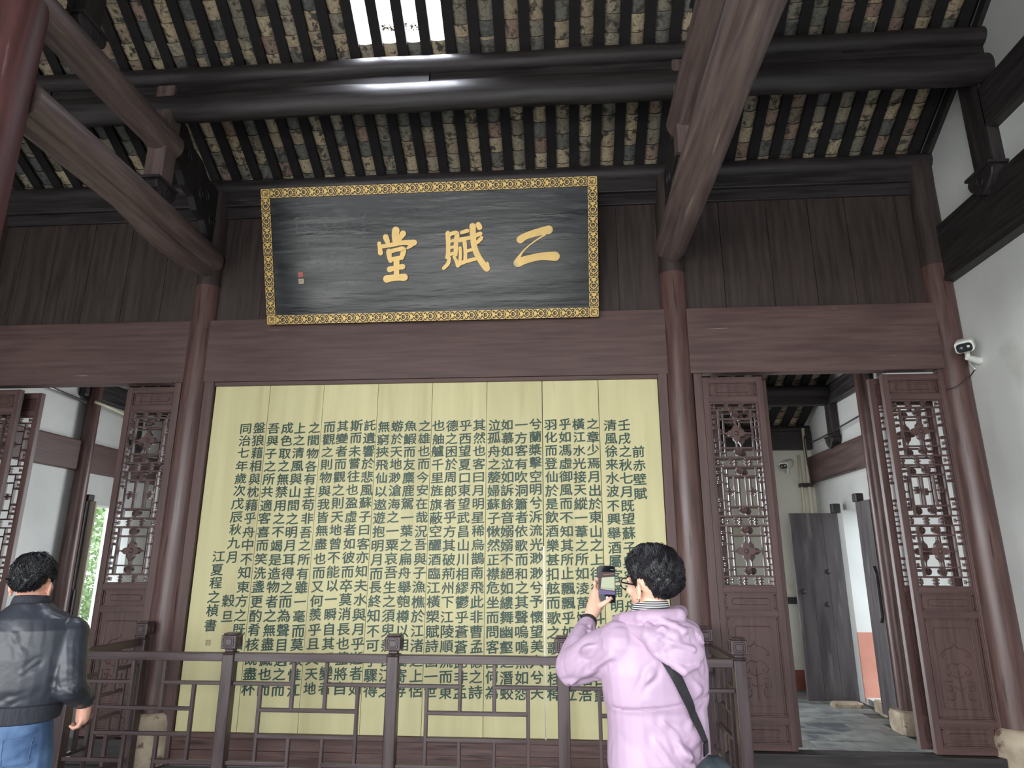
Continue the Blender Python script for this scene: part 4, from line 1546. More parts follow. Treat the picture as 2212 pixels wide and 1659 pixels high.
nt_m.links.new(crw.outputs[0], b_m.inputs['Base Color'])
M['stripe'] = m_


def ball(mb, c, r, fwd=(0, 1, 0), n=14, k=9, up=(0, 0, 1)):
    """ellipsoid: r = (side, forward, up)"""
    f = Vector(fwd).normalized()
    u = Vector(up)
    s = f.cross(u).normalized()
    u = s.cross(f).normalized()
    c = Vector(c)
    if not isinstance(r, (tuple, list)):
        r = (r, r, r)
    rings = []
    for i in range(1, k):
        ph = PI * i / k
        rr, zz = math.sin(ph), -math.cos(ph)
        rings.append([c + s * (r[0] * rr * math.cos(2 * PI * j / n)) + f * (r[1] * rr * math.sin(2 * PI * j / n)) + u * (r[2] * zz) for j in range(n)])
    V = [p for g in rings for p in g]
    F = []
    for i in range(len(rings) - 1):
        for j in range(n):
            F.append((i * n + j, i * n + (j + 1) % n, (i + 1) * n + (j + 1) % n, (i + 1) * n + j))
    b0 = len(V)
    V += [c - u * r[2], c + u * r[2]]
    for j in range(n):
        F.append((b0, (j + 1) % n, j))
        F.append((b0 + 1, (len(rings) - 1) * n + j, (len(rings) - 1) * n + (j + 1) % n))
    return mb.add(V, F)


def limb(mb, pts, rs, n=14):
    pts = [Vector(p) for p in pts]
    mb.tube(pts, list(rs), n)
    for p, r in zip(pts, rs):
        ball(mb, p, r, n=n, k=8)
    return mb


def torso(mb, rows, fwd, n=28):
    """rows: (centre, half width, half depth)"""
    f = Vector(fwd).normalized()
    s = Vector((f.y, -f.x, 0))
    rings = []
    for (c, w, d) in rows:
        c = Vector(c)
        g = []
        for j in range(n):
            a = 2 * PI * j / n
            ca, sa = math.cos(a), math.sin(a)
            g.append(c + s * (w * abs(ca) ** .85 * (1 if ca > 0 else -1)) + f * (d * abs(sa) ** .9 * (1 if sa > 0 else -1)))
        rings.append(g)
    return mb.loft(rings)


def solid(name, mb, voxel, mat, parent, smooth=4, post=None, **kw):
    me = mb.mesh('tmp')
    o = bpy.data.objects.new('tmp', me)
    COL.objects.link(o)
    r = o.modifiers.new('r', 'REMESH')
    r.mode = 'VOXEL'
    r.voxel_size = voxel
    if smooth:
        s = o.modifiers.new('s', 'SMOOTH')
        s.iterations = smooth
        s.factor = .6
    dg = bpy.context.evaluated_depsgraph_get()
    m2 = bpy.data.meshes.new_from_object(o.evaluated_get(dg))
    bpy.data.objects.remove(o)
    bpy.data.meshes.remove(me)
    m2.name = name
    if post:
        n = len(m2.vertices)
        co = np.empty(n * 3)
        m2.vertices.foreach_get('co', co)
        no = np.empty(n * 3)
        m2.vertex_normals.foreach_get('vector', no)
        co = post(co.reshape(-1, 3), no.reshape(-1, 3))
        m2.vertices.foreach_set('co', co.ravel())
    m2.polygons.foreach_set('use_smooth', [True] * len(m2.polygons))
    m2.materials.clear()
    m2.materials.append(mat)
    m2.update()
    o = bpy.data.objects.new(name, m2)
    COL.objects.link(o)
    if parent:
        o.parent = parent
        o.matrix_parent_inverse = Matrix.Translation(parent.location).inverted()
    props(o, **kw)
    return o


def wnoise(p, seed, f):
    """cheap smooth directional noise from summed sines"""
    g = np.random.default_rng(seed)
    out = np.zeros(len(p))
    for k in range(7):
        d = g.normal(size=3)
        d /= np.linalg.norm(d)
        ff = f * g.uniform(.6, 1.8)
        out += np.sin(p @ d * ff + g.uniform(0, 6.28) + 1.6 * np.sin(p @ g.normal(size=3) * f * .35 + g.uniform(0, 6)))
    return out / 7


def folds(co, no, segs, amp=.003, seed=1, freq=30):
    nz = wnoise(co, seed, freq)
    r1 = 1 - np.minimum(1, np.abs(wnoise(co * np.array([1, 1, .55]), seed + 5, freq * .8)) * 5.5)
    r2 = 1 - np.minimum(1, np.abs(wnoise(co * np.array([1, 1, .7]), seed + 9, freq * 1.7)) * 5.5)
    co = co + no * (amp * (.6 * nz + .5 * r1 - .3 * r2))[:, None]
    for (a, b, w, h) in segs:
        a, b = np.array(a), np.array(b)
        ab = b - a
        t = np.clip(((co - a) @ ab) / (ab @ ab), 0, 1)
        wob = .35 * w * np.sin(t * 9 + h * 900)
        q = a + t[:, None] * ab
        d = np.linalg.norm(co - q, axis=1) + wob
        fade = np.sin(np.clip(t, .04, .96) * PI) ** .6
        g = np.exp(-(d / w) ** 2) - .55 * np.exp(-((d - 1.7 * w) / w) ** 2)
        co = co + no * (g * h * fade)[:, None]
    return co


def head(mb, c, f, chin=.13, s=1.0):
    """head volumes; c = centre of the cranium, f = facing"""
    c = Vector(c)
    f = Vector(f).normalized()
    r = Vector((f.y, -f.x, 0))
    u = Vector((0, 0, 1))
    def P(a, b, d):
        return c + r * (a * s) + f * (b * s) + u * (d * s)
    ball(mb, c, (.073 * s, .092 * s, .088 * s), f, 20, 12)
    ball(mb, P(0, .028, -.055), (.058 * s, .066 * s, .062 * s), f, 18, 10)
    ball(mb, P(0, .050, -.095), (.040 * s, .040 * s, .030 * s), f, 16, 9)
    ball(mb, P(0, .078, -.112), (.018 * s, .014 * s, .014 * s), f, 12, 8)
    for k in (-1, 1):
        ball(mb, P(k * .036, .070, -.045), (.022 * s, .022 * s, .02 * s), f, 12, 8)      # cheek
        ball(mb, P(k * .032, .082, -.006), (.020 * s, .010 * s, .007 * s), f, 12, 8)     # brow
        # ear
        e = P(k * .077, -.006, -.042)
        ball(mb, e, (.009 * s, .017 * s, .027 * s), (f - r * (.35 * k)).normalized(), 12, 8)
        ball(mb, e + r * (k * .006 * s) - f * .008 * s + u * .008 * s, (.006 * s, .008 * s, .020 * s), (f - r * (.5 * k)).normalized(), 10, 7)
        ball(mb, e - u * .026 * s, (.007 * s, .009 * s, .010 * s), f, 10, 7)
        # eyelid
        ball(mb, P(k * .031, .080, -.022), (.014 * s, .008 * s, .008 * s), f, 10, 7)
    mb.tube([P(0, .088, -.012), P(0, .100, -.040), P(0, .106, -.056)], [.008 * s, .011 * s, .012 * s], 10)
    ball(mb, P(0, .104, -.058), (.013 * s, .012 * s, .009 * s), f, 12, 8)
    for k in (-1, 1):
        ball(mb, P(k * .011, .095, -.060), (.007 * s, .009 * s, .006 * s), f, 10, 7)
    ball(mb, P(0, .091, -.080), (.021 * s, .009 * s, .005 * s), f, 12, 7)
    ball(mb, P(0, .089, -.090), (.018 * s, .009 * s, .006 * s), f, 12, 7)


def face_parts(parent, c, f, s=1.0):
    c = Vector(c)
    f = Vector(f).normalized()
    r = Vector((f.y, -f.x, 0))
    def P(a, b, d):
        return c + r * (a * s) + f * (b * s) + Vector((0, 0, d * s)) - parent.location
    eye = MB()
    for k in (-1, 1):
        e = MB()
        ball(e, P(k * .031, .0825, -.022), .0085 * s, f, 12, 8)
        obj('eye', e, M['plastic'], parent, smooth=True)
        ip = MB()
        ball(ip, P(k * .031, .0875, -.022), .0045 * s, f, 10, 7)
        obj('iris', ip, M['darkglass'], parent, smooth=True)
        b = MB().tube([P(k * .014, .095, -.003), P(k * .032, .094, .004), P(k * .05, .083, -.002)], [.002, .0035, .0015], 6)
        obj('eyebrow', b, M['hair'], parent, smooth=True)
    l = MB().tube([P(-.019, .094, -.086), P(0, .1005, -.084), P(.019, .094, -.086)], [.0015, .0035, .0015], 6)
    obj('lips', l, M['sealred'], parent, smooth=True)


def hair(parent, c, f, rad, nape, nst, seed, fluff=.012, crown=(-.02, -.05), length=.05):
    """cap of hair thinning to a ragged hairline, plus combed strands"""
    c = Vector(c)
    f = Vector(f).normalized()
    r = Vector((f.y, -f.x, 0))
    u = Vector((0, 0, 1))
    g = np.random.default_rng(seed)

    def hairline(th):
        a = abs((th + PI) % (2 * PI) - PI)          # 0 = front, PI = back
        ks = [(0, 26), (.6, 22), (.95, 4), (1.25, -22), (1.42, -30), (1.52, -8), (1.75, -6), (1.95, -24), (2.3, nape + 5), (PI, nape)]
        for (a0, h0), (a1, h1) in zip(ks[:-1], ks[1:]):
            if a <= a1:
                t = (a - a0) / (a1 - a0)
                t = t * t * (3 - 2 * t)
                return h0 + (h1 - h0) * t
        return nape

    def surf(th, ph, extra=0.0):
        d = Vector((math.cos(ph) * math.sin(th), math.cos(ph) * math.cos(th), math.sin(ph)))
        el = math.degrees(ph)
        hl = hairline(th) + 2.0 * math.sin(th * 23) + 1.5 * math.sin(th * 41)
        on = max(0.0, min(1.0, (el - hl) / 4.0))
        t = max(0.0, min(1.0, (el - hl) / 46.0))
        t = t * t * (3 - 2 * t)
        th_ = -.012 + .0145 * on + fluff * t
        lump = (.004 * math.sin(th * 5 + ph * 4 + seed) + .003 * math.sin(th * 11 - ph * 7) + .002 * math.sin(th * 19 + ph * 15)) * t
        e = th_ + lump + extra
        q = Vector((d.x * (rad[0] + e), d.y * (rad[1] + e), d.z * (rad[2] + e)))
        return c + r * q.x + f * q.y + u * q.z, t, on

    mb = MB()
    nth, nph = 96, 60
    V = []
    for i in range(nph + 1):
        ph = R(-70) + (R(90) - R(-70)) * i / nph
        for j in range(nth):
            V.append(surf(2 * PI * j / nth, ph)[0] - parent.location)
    F = []
    for i in range(nph):
        for j in range(nth):
            F.append((i * nth + j, i * nth + (j + 1) % nth, (i + 1) * nth + (j + 1) % nth, (i + 1) * nth + j))
    F.append(tuple(reversed(range(nth))))
    mb.add(V, F)
    h = obj('hair', mb, M['hair'], parent, smooth=True)
    ms = MB()
    cr = Vector((crown[0], crown[1], 1.0)).normalized()
    k = 0
    tries = 0
    while k < nst and tries < nst * 6:
        tries += 1
        th = g.uniform(0, 2 * PI)
        ph = math.asin(g.uniform(-.85, 1))
        p, t, on = surf(th, ph)
        if on < .9:
            continue
        short = .35 + .65 * t
        pts = []
        th0, ph0 = th, ph
        swirl = .35 + g.uniform(-.22, .22) + .35 * math.sin(th * 3)
        L = length * g.uniform(.6, 1.3) / .1 * short
        lift = g.uniform(.1, .75) * short
        for q in range(5):
            tt = q / 4
            d = Vector((math.cos(ph0) * math.sin(th0), math.cos(ph0) * math.cos(th0), math.sin(ph0)))
            p = surf(th0, ph0, .001 + lift * .011 * math.sin(tt * 2.2))[0]
            if surf(th0, ph0)[2] < .3:
                p = surf(th0, ph0, .014)[0]
            pts.append(p - parent.location)
            away = (d - cr * d.dot(cr))
            if away.length < 1e-3:
                away = Vector((1, 0, 0))
            away.normalize()
            side = d.cross(away)
            d2 = (d + (away * math.cos(swirl) + side * math.sin(swirl)) * (L / 4)).normalized()
            ph0 = math.asin(max(-1, min(1, d2.z)))
            th0 = math.atan2(d2.x, d2.y)
        w = g.uniform(.0010, .0026) * (.5 + .5 * t)
        n_ = len(pts)
        VV = []
        ok = True
        for q in range(n_):
            tn = (pts[min(q + 1, n_ - 1)] - pts[max(q - 1, 0)])
            nn = (pts[q] + parent.location - c).normalized()
            sd = tn.cross(nn)
            if sd.length < 1e-9:
                ok = False
                break
            sd.normalize()
            ww = w * (1 - (q / (n_ - 1)) ** 2 * .9)
            VV += [pts[q] + sd * ww, pts[q] + nn * ww * .8, pts[q] - sd * ww]
        if not ok:
            continue
        FF = []
        for q in range(n_ - 1):
            FF += [(3 * q, 3 * q + 1, 3 * q + 4, 3 * q + 3), (3 * q + 1, 3 * q + 2, 3 * q + 5, 3 * q + 4)]
        ms.add(VV, FF)
        k += 1
    obj('strands', ms, M['hair'], h, smooth=True, kind='stuff')
    return h


def finger(mb, pts, r0, r1):
    n = len(pts)
    limb(mb, pts, [r0 + (r1 - r0) * i / (n - 1) for i in range(n)], 10)


# ---------- man in the pale pink jacket
pm = empty('person', (.34, -3.30, 0), label='man in a pale pink hooded jacket photographing the boards with a phone', cat='person')
fH = Vector((-.62, .785, 0)).normalized()
fT = Vector((-.42, .907, 0)).normalized()
rT = Vector((fT.y, -fT.x, 0))
HC = Vector((.333, -3.35, 1.588))
body = MB()
head(body, HC, fH, s=1.02)
limb(body, [(.318, -3.335, 1.42), (.322, -3.34, 1.48), (.330, -3.345, 1.54)], [.062, .056, .054])
torso(body, [((.32, -3.32, 1.44), .07, .055), ((.32, -3.32, 1.39), .16, .085), ((.325, -3.31, 1.25), .175, .105), ((.33, -3.30, 1.08), .15, .095),
             ((.335, -3.30, .95), .165, .105), ((.335, -3.30, .86), .16, .105)], fT)
SL, EL, WL = Vector((.205, -3.385, 1.355)), Vector((.038, -3.20, 1.262)), Vector((.108, -2.985, 1.405))
SR, ER, WR = Vector((.452, -3.25, 1.36)), Vector((.468, -3.21, 1.09)), Vector((.33, -3.05, 1.12))
limb(body, [SL, SL.lerp(EL, .5), EL], [.052, .046, .038])
limb(body, [EL, EL.lerp(WL, .35), WL], [.038, .036, .025])
limb(body, [SR, SR.lerp(ER, .5), ER], [.052, .046, .038])
limb(body, [ER, ER.lerp(WR, .35), WR], [.038, .036, .025])
for k in (-1, 1):
    hp = Vector((.335, -3.30, .90)) + rT * (k * .085)
    kn = Vector((.335, -3.28, .48)) + rT * (k * .10)
    an = Vector((.335, -3.31, .09)) + rT * (k * .11)
    limb(body, [hp, kn, an], [.070, .050, .04])
    limb(body, [an, an + fT * .13 - Vector((0, 0, .045))], [.04, .032])
# left hand holding the phone: palm at the left edge, fingers behind, thumb over the screen
KN = Vector((.148, -2.925, 1.505))
limb(body, [WL, WL.lerp(KN, .45) + Vector((.004, 0, 0)), KN], [.026, .033, .030], 12)
ball(body, (.142, -2.945, 1.470), (.034, .018, .040), (0, 1, 0), 14, 9)
for i, (z0, dz, ln) in enumerate(((1.567, .008, 1.0), (1.541, .004, 1.06), (1.516, .0, 1.0), (1.492, -.004, .84))):
    a = Vector((.140, -2.928, z0 - .012))
    finger(body, [a, a + Vector((.004, .018, .008)), a + Vector((.030 * ln, .030, .012 + dz)), a + Vector((.056 * ln, .026, .010 + dz)), a + Vector((.072 * ln, .018, .006 + dz))],
           .0105, .0075)
finger(body, [(.143, -2.955, 1.462), (.165, -2.976, 1.470), (.188, -2.982, 1.484), (.203, -2.977, 1.496)], .0145, .0085)
# right hand on the strap in front
KR = WR + Vector((-.05, .04, .03))
limb(body, [WR, KR], [.027, .032], 12)
for i in range(4):
    a = KR + Vector((-.012, .01, .03 - .02 * i))
    finger(body, [a, a + Vector((-.022, .012, .0)), a + Vector((-.03, -.006, -.004)), a + Vector((-.018, -.018, -.004))], .0095, .007)
finger(body, [KR + Vector((.0, -.02, .02)), KR + Vector((-.02, -.03, .035)), KR + Vector((-.035, -.024, .04))], .011, .008)
solid('body', body, .0042, M['skin'], pm, smooth=3)
face_parts(pm, HC, fH, 1.02)
hair(pm, HC + Vector((0, 0, .004)) - fH * .004, fH, (.074, .094, .092), -58, 8000, 5, fluff=.022, length=.060)
e = HC - Vector((fH.y, -fH.x, 0)) * .082 - fH * .006 + Vector((0, 0, -.076))
obj('earring', MB().tube([(e + fH * (.0065 * math.cos(a)) + Vector((0, 0, .0065 * math.sin(a)))) - pm.location for a in [k * .5 for k in range(11)]], .0016, 6), M['darkglass'], pm, smooth=True)

# jacket
jt = [((.318, -3.335, 1.475), .068, .066), ((.320, -3.335, 1.445), .098, .080), ((.322, -3.33, 1.415), .155, .105), ((.325, -3.325, 1.36), .198, .128),
      ((.328, -3.32, 1.27), .204, .140), ((.330, -3.31, 1.17), .196, .138), ((.330, -3.305, 1.14), .186, .130), ((.332, -3.30, 1.05), .184, .136),
      ((.332, -3.295, .96), .186, .142), ((.332, -3.295, .90), .176, .132)]
tonly = MB()
torso(tonly, jt, fT)
tv = BVHTree.FromPolygons([Vector(v) for v in tonly.v], tonly.f)
jk = MB()
torso(jk, jt, fT)
limb(jk, [SL + Vector((.03, .01, -.03)), SL, SL.lerp(EL, .45), EL + Vector((-.004, .0, -.006))], [.092, .088, .084, .068], 18)
limb(jk, [EL + Vector((-.004, 0, -.006)), EL.lerp(WL, .3), EL.lerp(WL, .62), EL.lerp(WL, .86)], [.068, .064, .054, .040], 18)
limb(jk, [SR + Vector((-.03, 0, -.02)), SR, SR.lerp(ER, .5), ER], [.08, .072, .062, .056], 18)
limb(jk, [ER, ER.lerp(WR, .6), ER.lerp(WR, .88)], [.056, .05, .038], 16)
mbx = lambda a, b, t: tuple(np.array(a) * (1 - t) + np.array(b) * t)
fl = []
g_ = np.random.default_rng(11)
bk = -fT
def bp_(u, z, d=.135):
    return tuple(Vector((.328, -3.31, z)) + rT * u + bk * d)
# arm folds around the elbow and shoulder
for k in range(9):
    t = .1 + .09 * k
    c_ = SL.lerp(EL, t)
    fl.append((tuple(c_ + Vector((-.03 + .02 * g_.normal(), -.06, -.06 + .01 * k))), tuple(c_ + Vector((.06, -.07, .05 - .012 * k))), .010, .0055))
for k in range(6):
    c_ = EL.lerp(WL, .05 + .14 * k)
    fl.append((tuple(c_ + Vector((-.05, -.02, -.03))), tuple(c_ + Vector((.05, -.045, .02 + .006 * k))), .008, .006))
for (a, b, w, h) in (((.16, -3.46, 1.33), (.03, -3.25, 1.21), .014, .008), ((.12, -3.45, 1.38), (.05, -3.28, 1.30), .012, .008), ((.15, -3.46, 1.24), (.0, -3.22, 1.19), .012, .006)):
    fl.append((a, b, w, h))
# back folds fanning from the left armpit and across the waist
for (u0, z0, u1, z1, w, h) in ((-.17, 1.16, -.02, .98, .012, .008), (-.18, 1.12, -.06, .93, .012, .009), (-.15, 1.18, .04, 1.06, .010, .006),
                              (.17, 1.20, .05, 1.10, .012, .005), (.19, 1.10, .06, .97, .012, .007), (-.05, 1.12, .09, .94, .014, .008),
                              (.0, 1.02, .17, .99, .012, .006), (-.15, .98, .0, .93, .011, .007), (.10, 1.16, .18, 1.02, .010, .006), (-.17, 1.05, -.12, .92, .010, .008),
                              (-.08, 1.30, -.16, 1.20, .012, .006), (.05, 1.26, .16, 1.17, .012, .004), (.10, 1.34, .18, 1.22, .014, .005)):
    fl.append((bp_(u0, z0), bp_(u1, z1), w, h))


def seam(co, no):
    co = folds(co, no, [(a, b, w, h * 1.7) for a, b, w, h in fl], amp=.005, seed=4, freq=19)
    # yoke seam across the back
    q = co - np.array([.328, -3.31, 0])
    uu = q @ np.array(rT[:])
    dd = q @ np.array(bk[:])
    zs = 1.175 + .10 * uu
    g = np.exp(-((co[:, 2] - zs) / .005) ** 2) * (dd > .02) * (np.abs(uu) < .2)
    co = co + no * (-.004 * g)[:, None]
    return co


jo = solid('jacket', jk, .0046, M['pink'], pm, smooth=4, post=seam, label='pale pink nylon jacket')
# cuff
cu = EL.lerp(WL, .88)
cd = (WL - EL).normalized()
mb = MB().tube([cu - cd * .03 - pm.location, cu - cd * .012 - pm.location, cu + cd * .004 - pm.location], [.040, .036, .032], 18)
obj('cuff', mb, M['pink'], pm, smooth=True)
# seam cord along the back and elastic hem
pts = []
for k in range(24):
    u = -.175 + .35 * k / 23
    z = 1.175 + .10 * u
    org = Vector((.328, -3.31, z)) + rT * u + bk * .5
    h_ = tv.ray_cast(org, fT)
    if h_[0]:
        pts.append(h_[0] + bk * .0035 - pm.location)
obj('back_seam', MB().tube(pts, .0016, 5), M['pink'], pm, smooth=True)
# hood lying on the shoulders
hd = MB()
nk = Vector((.322, -3.34, 1.445))
def hp_(u, b, z):
    return nk + rT * u + bk * b + Vector((0, 0, z))
limb(hd, [hp_(-.095, -.085, -.01), hp_(-.108, .0, .0), hp_(-.085, .07, .01), hp_(-.02, .10, .012), hp_(.05, .10, .015), hp_(.095, .05, .022), hp_(.10, -.03, .015), hp_(.06, -.09, -.01)],
     [.020, .026, .027, .028, .028, .027, .025, .018], 12)
limb(hd, [hp_(-.115, .02, -.03), hp_(-.08, .105, -.045), hp_(.0, .135, -.05), hp_(.08, .12, -.045), hp_(.125, .04, -.02)], [.022, .030, .034, .030, .022], 12)
ball(hd, hp_(.02, .120, -.065), (.118, .042, .070), bk, 22, 13)
ball(hd, hp_(.04, .138, -.105), (.085, .030, .052), bk, 20, 12)
ball(hd, hp_(.085, .085, -.045), (.060, .050, .050), bk, 18, 10)
limb(hd, [hp_(-.11, .06, -.035), hp_(-.06, .130, -.105), hp_(.02, .158, -.158), hp_(.08, .145, -.140), hp_(.13, .085, -.075), hp_(.135, .02, -.02)], [.012, .015, .017, .017, .015, .012], 10)
limb(hd, [hp_(-.03, .12, .005), hp_(.03, .155, -.03), hp_(.10, .13, -.035)], [.012, .016, .012], 10)
limb(hd, [hp_(-.08, .10, -.01), hp_(-.02, .155, -.065), hp_(.06, .165, -.09)], [.010, .014, .011], 10)
hfl = []
for k in range(14):
    a = (g_.uniform(-.1, .1), g_.uniform(-.12, .02))
    b = (a[0] + g_.uniform(.03, .08), a[1] + g_.uniform(-.05, .04))
    hfl.append((tuple(hp_(a[0], .14, a[1])), tuple(hp_(b[0], .14, b[1])), .008, .009))
solid('hood', hd, .0044, M['pink'], pm, smooth=3, post=lambda c, n: folds(c, n, [(a, b, w, h * .55) for a, b, w, h in hfl], amp=.0022, seed=9, freq=30), label='pale pink hood lying folded on the shoulders')
# striped shirt collar
rings = []
for (z, w, d) in ((.00, .074, .072), (.018, .069, .068), (.036, .065, .063), (.036, .060, .058), (.0, .066, .064)):
    rings.append([Vector((.322, -3.338, 1.462 + z)) + rT * (w * math.cos(2 * PI * k / 28)) + fT * (d * math.sin(2 * PI * k / 28)) + Vector((0, 0, .014 * -math.sin(2 * PI * k / 28))) - pm.location for k in range(28)])
obj('shirt_collar', MB().loft(rings), M['stripe'], pm, smooth=True, label='navy and white striped shirt collar')
tr = MB()
torso(tr, [((.335, -3.30, .99), .16, .11), ((.335, -3.30, .88), .172, .118), ((.335, -3.30, .80), .168, .11)], fT)
for k in (-1, 1):
    hp = Vector((.335, -3.30, .86)) + rT * (k * .085)
    kn = Vector((.335, -3.28, .48)) + rT * (k * .10)
    an = Vector((.335, -3.31, .10)) + rT * (k * .11)
    limb(tr, [hp, kn, an], [.098, .075, .062])
solid('trousers', tr, .010, M['trouser'], pm, smooth=4, post=lambda c, n: folds(c, n, [], amp=.005, seed=3, freq=16))
for k in (-1, 1):
    an = Vector((.335, -3.31, .045)) + rT * (k * .11)
    sh = MB()
    limb(sh, [an - fT * .05, an + fT * .06, an + fT * .15 - Vector((0, 0, .01))], [.044, .042, .034], 14)
    solid('shoe', sh, .008, M['shoe'], pm, smooth=3)

# phone
ph = empty('smartphone', (.1905, -2.952, 1.552), (R(-4), R(1.5), R(3)), label='black smartphone held up by the man in pink, showing the boards on its screen', cat='phone')
obj('case', MB().prism(rrect(.0725, .154, .010, 4), 'Y', -.0042, .0045), M['iron'], ph, bevel=.0015)
obj('display', MB().prism(rrect(.0685, .150, .009, 4), 'Y', -.0048, -.0040), M['darkglass'], ph)


def emi(name, c, s=1.0):
    m, nt, b = new_mat(name)
    b.inputs['Base Color'].default_value = (0, 0, 0, 1)
    b.inputs['Emission Color'].default_value = (*lin(c), 1)
    b.inputs['Emission Strength'].default_value = s
    return m


def quad(name, pts, mat, y, parent):
    return obj(name, MB().add([(p[0], y, p[1]) for p in pts], [tuple(range(len(pts)))]), mat, parent)


im = quad('screen_image', [(-.034, -.042), (.034, -.042), (.034, .050), (-.034, .050)], emi('screen_brown', (66, 40, 48)), -.0050, ph)
quad('image_boards', [(-.028, -.020), (.033, -.026), (.033, .032), (-.022, .026)], emi('screen_yellow', (205, 214, 180)), -.0052, im)
quad('image_beam', [(-.016, .040), (.033, .045), (.033, .043), (-.016, .037)], emi('screen_tan', (170, 120, 80)), -.0052, im)
quad('image_floor', [(-.034, -.042), (.034, -.042), (.034, -.030), (-.034, -.022)], emi('screen_violet', (110, 96, 150)), -.0051, im)
mb = MB()
for k in range(8):
    x = -.028 + .0082 * k
    mb.add([(x, -.0054, -.036), (x + .0009, -.0054, -.036), (x + .0009, -.0054, -.014 - .0006 * k), (x, -.0054, -.014 - .0006 * k)], [(0, 1, 2, 3)])
mb.add([(-.034, -.0054, -.0150), (.034, -.0054, -.020), (.034, -.0054, -.0188), (-.034, -.0054, -.0138)], [(0, 1, 2, 3)])
obj_stuff('image_railing', mb, emi('screen_dark', (60, 40, 84)), im)
quad('shutter_button', [(-.0 + .0062 * math.cos(2 * PI * k / 18), -.056 + .0062 * math.sin(2 * PI * k / 18)) for k in range(18)], emi('screen_white', (250, 250, 255)), -.0054, ph)
quad('mode_button', [(.022 + .0028 * math.cos(2 * PI * k / 12), -.060 + .0028 * math.sin(2 * PI * k / 12)) for k in range(12)], emi('screen_grey', (140, 150, 190)), -.0054, ph)
for k in range(3):
    quad('status_mark', [(.016 + .005 * k, .059), (.019 + .005 * k, .059), (.019 + .005 * k, .062), (.016 + .005 * k, .062)], emi('screen_mark', (200, 200, 210)), -.0054, ph)

# wristwatch
wd = (KN - WL).normalized()
wc = EL.lerp(WL, .955)
t = empty('wristwatch', tuple(wc), label='dark grey wristwatch on the left wrist of the man in pink', cat='watch')
obj('band', MB().tube([-cd * .016, cd * .0, cd * .016], [.036, .036, .034], 24, caps=True), M['iron'], t, smooth=True)
t.children[0].data.materials[0] = M['navyrib']
sidew = Vector((-.75, .2, .35)).normalized()
obj('case', MB().box(-.006, .008, -.018, .018, -.020, .020), M['darkglass'], t, bevel=.004, loc=tuple(sidew * .033), rot=(0, R(-30), R(-15)))

# eyeglasses
rH = Vector((fH.y, -fH.x, 0))
t = empty('eyeglasses', tuple(HC), label='black framed glasses worn by the man in pink', cat='glasses')
def gp(a, b, d):
    return rH * a + fH * b + Vector((0, 0, d))
mb = MB()
for k in (-1, 1):
    mb2 = [gp(k * .034 + .026 * math.cos(a), .112 - .006 * abs(math.cos(a)), -.022 + .020 * math.sin(a)) for a in [2 * PI * q / 20 for q in range(20)]]
    mb.tube(mb2, .0024, 6, closed=True)
mb.tube([gp(-.009, .112, -.018), gp(.009, .112, -.018)], .002, 6)
obj('front_frame', mb, M['darkglass'], t, smooth=True)
for k in (-1, 1):
    obj('temple', MB().tube([gp(k * .060, .106, -.014), gp(k * .080, .080, -.016), gp(k * .084, .02, -.022), gp(k * .083, -.006, -.026), gp(k * .080, -.026, -.048)], [.0032, .0032, .0028, .0028, .002], 7), M['darkglass'], t, smooth=True)
    lens = MB().add([gp(k * .034 + .025 * math.cos(a), .1105, -.022 + .019 * math.sin(a)) for a in [2 * PI * q / 20 for q in range(20)]], [tuple(range(20))])
    obj('lens', lens, M['glass'], t)

# shoulder bag
bag = empty('shoulder_bag', (.486, -3.462, .995), label='dark slate shoulder bag on a black strap at the hip of the man in pink', cat='bag')
V = []
path = []
P0 = np.array([-.105, 1.425])
P1 = np.array([.125, 1.03])
for k in range(30):
    t_ = k / 29
    u = P0[0] + (P1[0] - P0[0]) * t_
    z = P0[1] + (P1[1] - P0[1]) * t_
    h_ = tv.ray_cast(Vector((.328, -3.31, z)) + rT * u + bk * .6, fT)
    if h_[0]:
        path.append(h_[0] + bk * .011)
for k in range(1, 15):
    t_ = k / 14
    u = P0[0] - .01 * t_ + .06 * t_
    z = P0[1] - .004 - .36 * t_
    h_ = tv.ray_cast(Vector((.328, -3.31, z)) + rT * u - bk * .6, bk)
    if h_[0]:
        path.insert(0, h_[0] - bk * .010)
path.append(Vector((.462, -3.435, 1.035)))
sp = spline([tuple(p) for p in path], 2)
V, F = [], []
for i, p in enumerate(sp):
    a = Vector(sp[max(i - 1, 0)])
    b = Vector(sp[min(i + 1, len(sp) - 1)])
    tn = (b - a).normalized()
    out = (Vector(p) - Vector((.328, -3.31, p[2]))).normalized()
    sd = tn.cross(out).normalized()
    nn = sd.cross(tn).normalized()
    q = Vector(p) - bag.location
    V += [q + sd * .019, q - sd * .019, q - sd * .019 + nn * .003, q + sd * .019 + nn * .003]
for i in range(len(sp) - 1):
    for j in range(4):
        F.append((4 * i + j, 4 * i + (j + 1) % 4, 4 * i + 4 + (j + 1) % 4, 4 * i + 4 + j))
obj('strap', MB().add(V, F), M['strap'], bag)
bb = MB()
rings = []
for (z, w, d) in ((-.22, .08, .03), (-.20, .105, .042), (-.09, .105, .045), (-.03, .085, .038), (.015, .045, .026), (.035, .022, .014)):
    rings.append([tuple(Vector((.0, -.01, z)) + rT * (p[0]) + fT * p[1]) for p in rrect(w * 2, d * 2, d * .7, 4)])
bb.loft(rings)
bb.v = [tuple(Vector(v) + Vector(bag.location)) for v in bb.v]
o = solid('pouch', bb, .007, M['bagcloth'], bag, smooth=3, post=lambda c, n: folds(c, n, [], amp=.005, seed=21, freq=30))
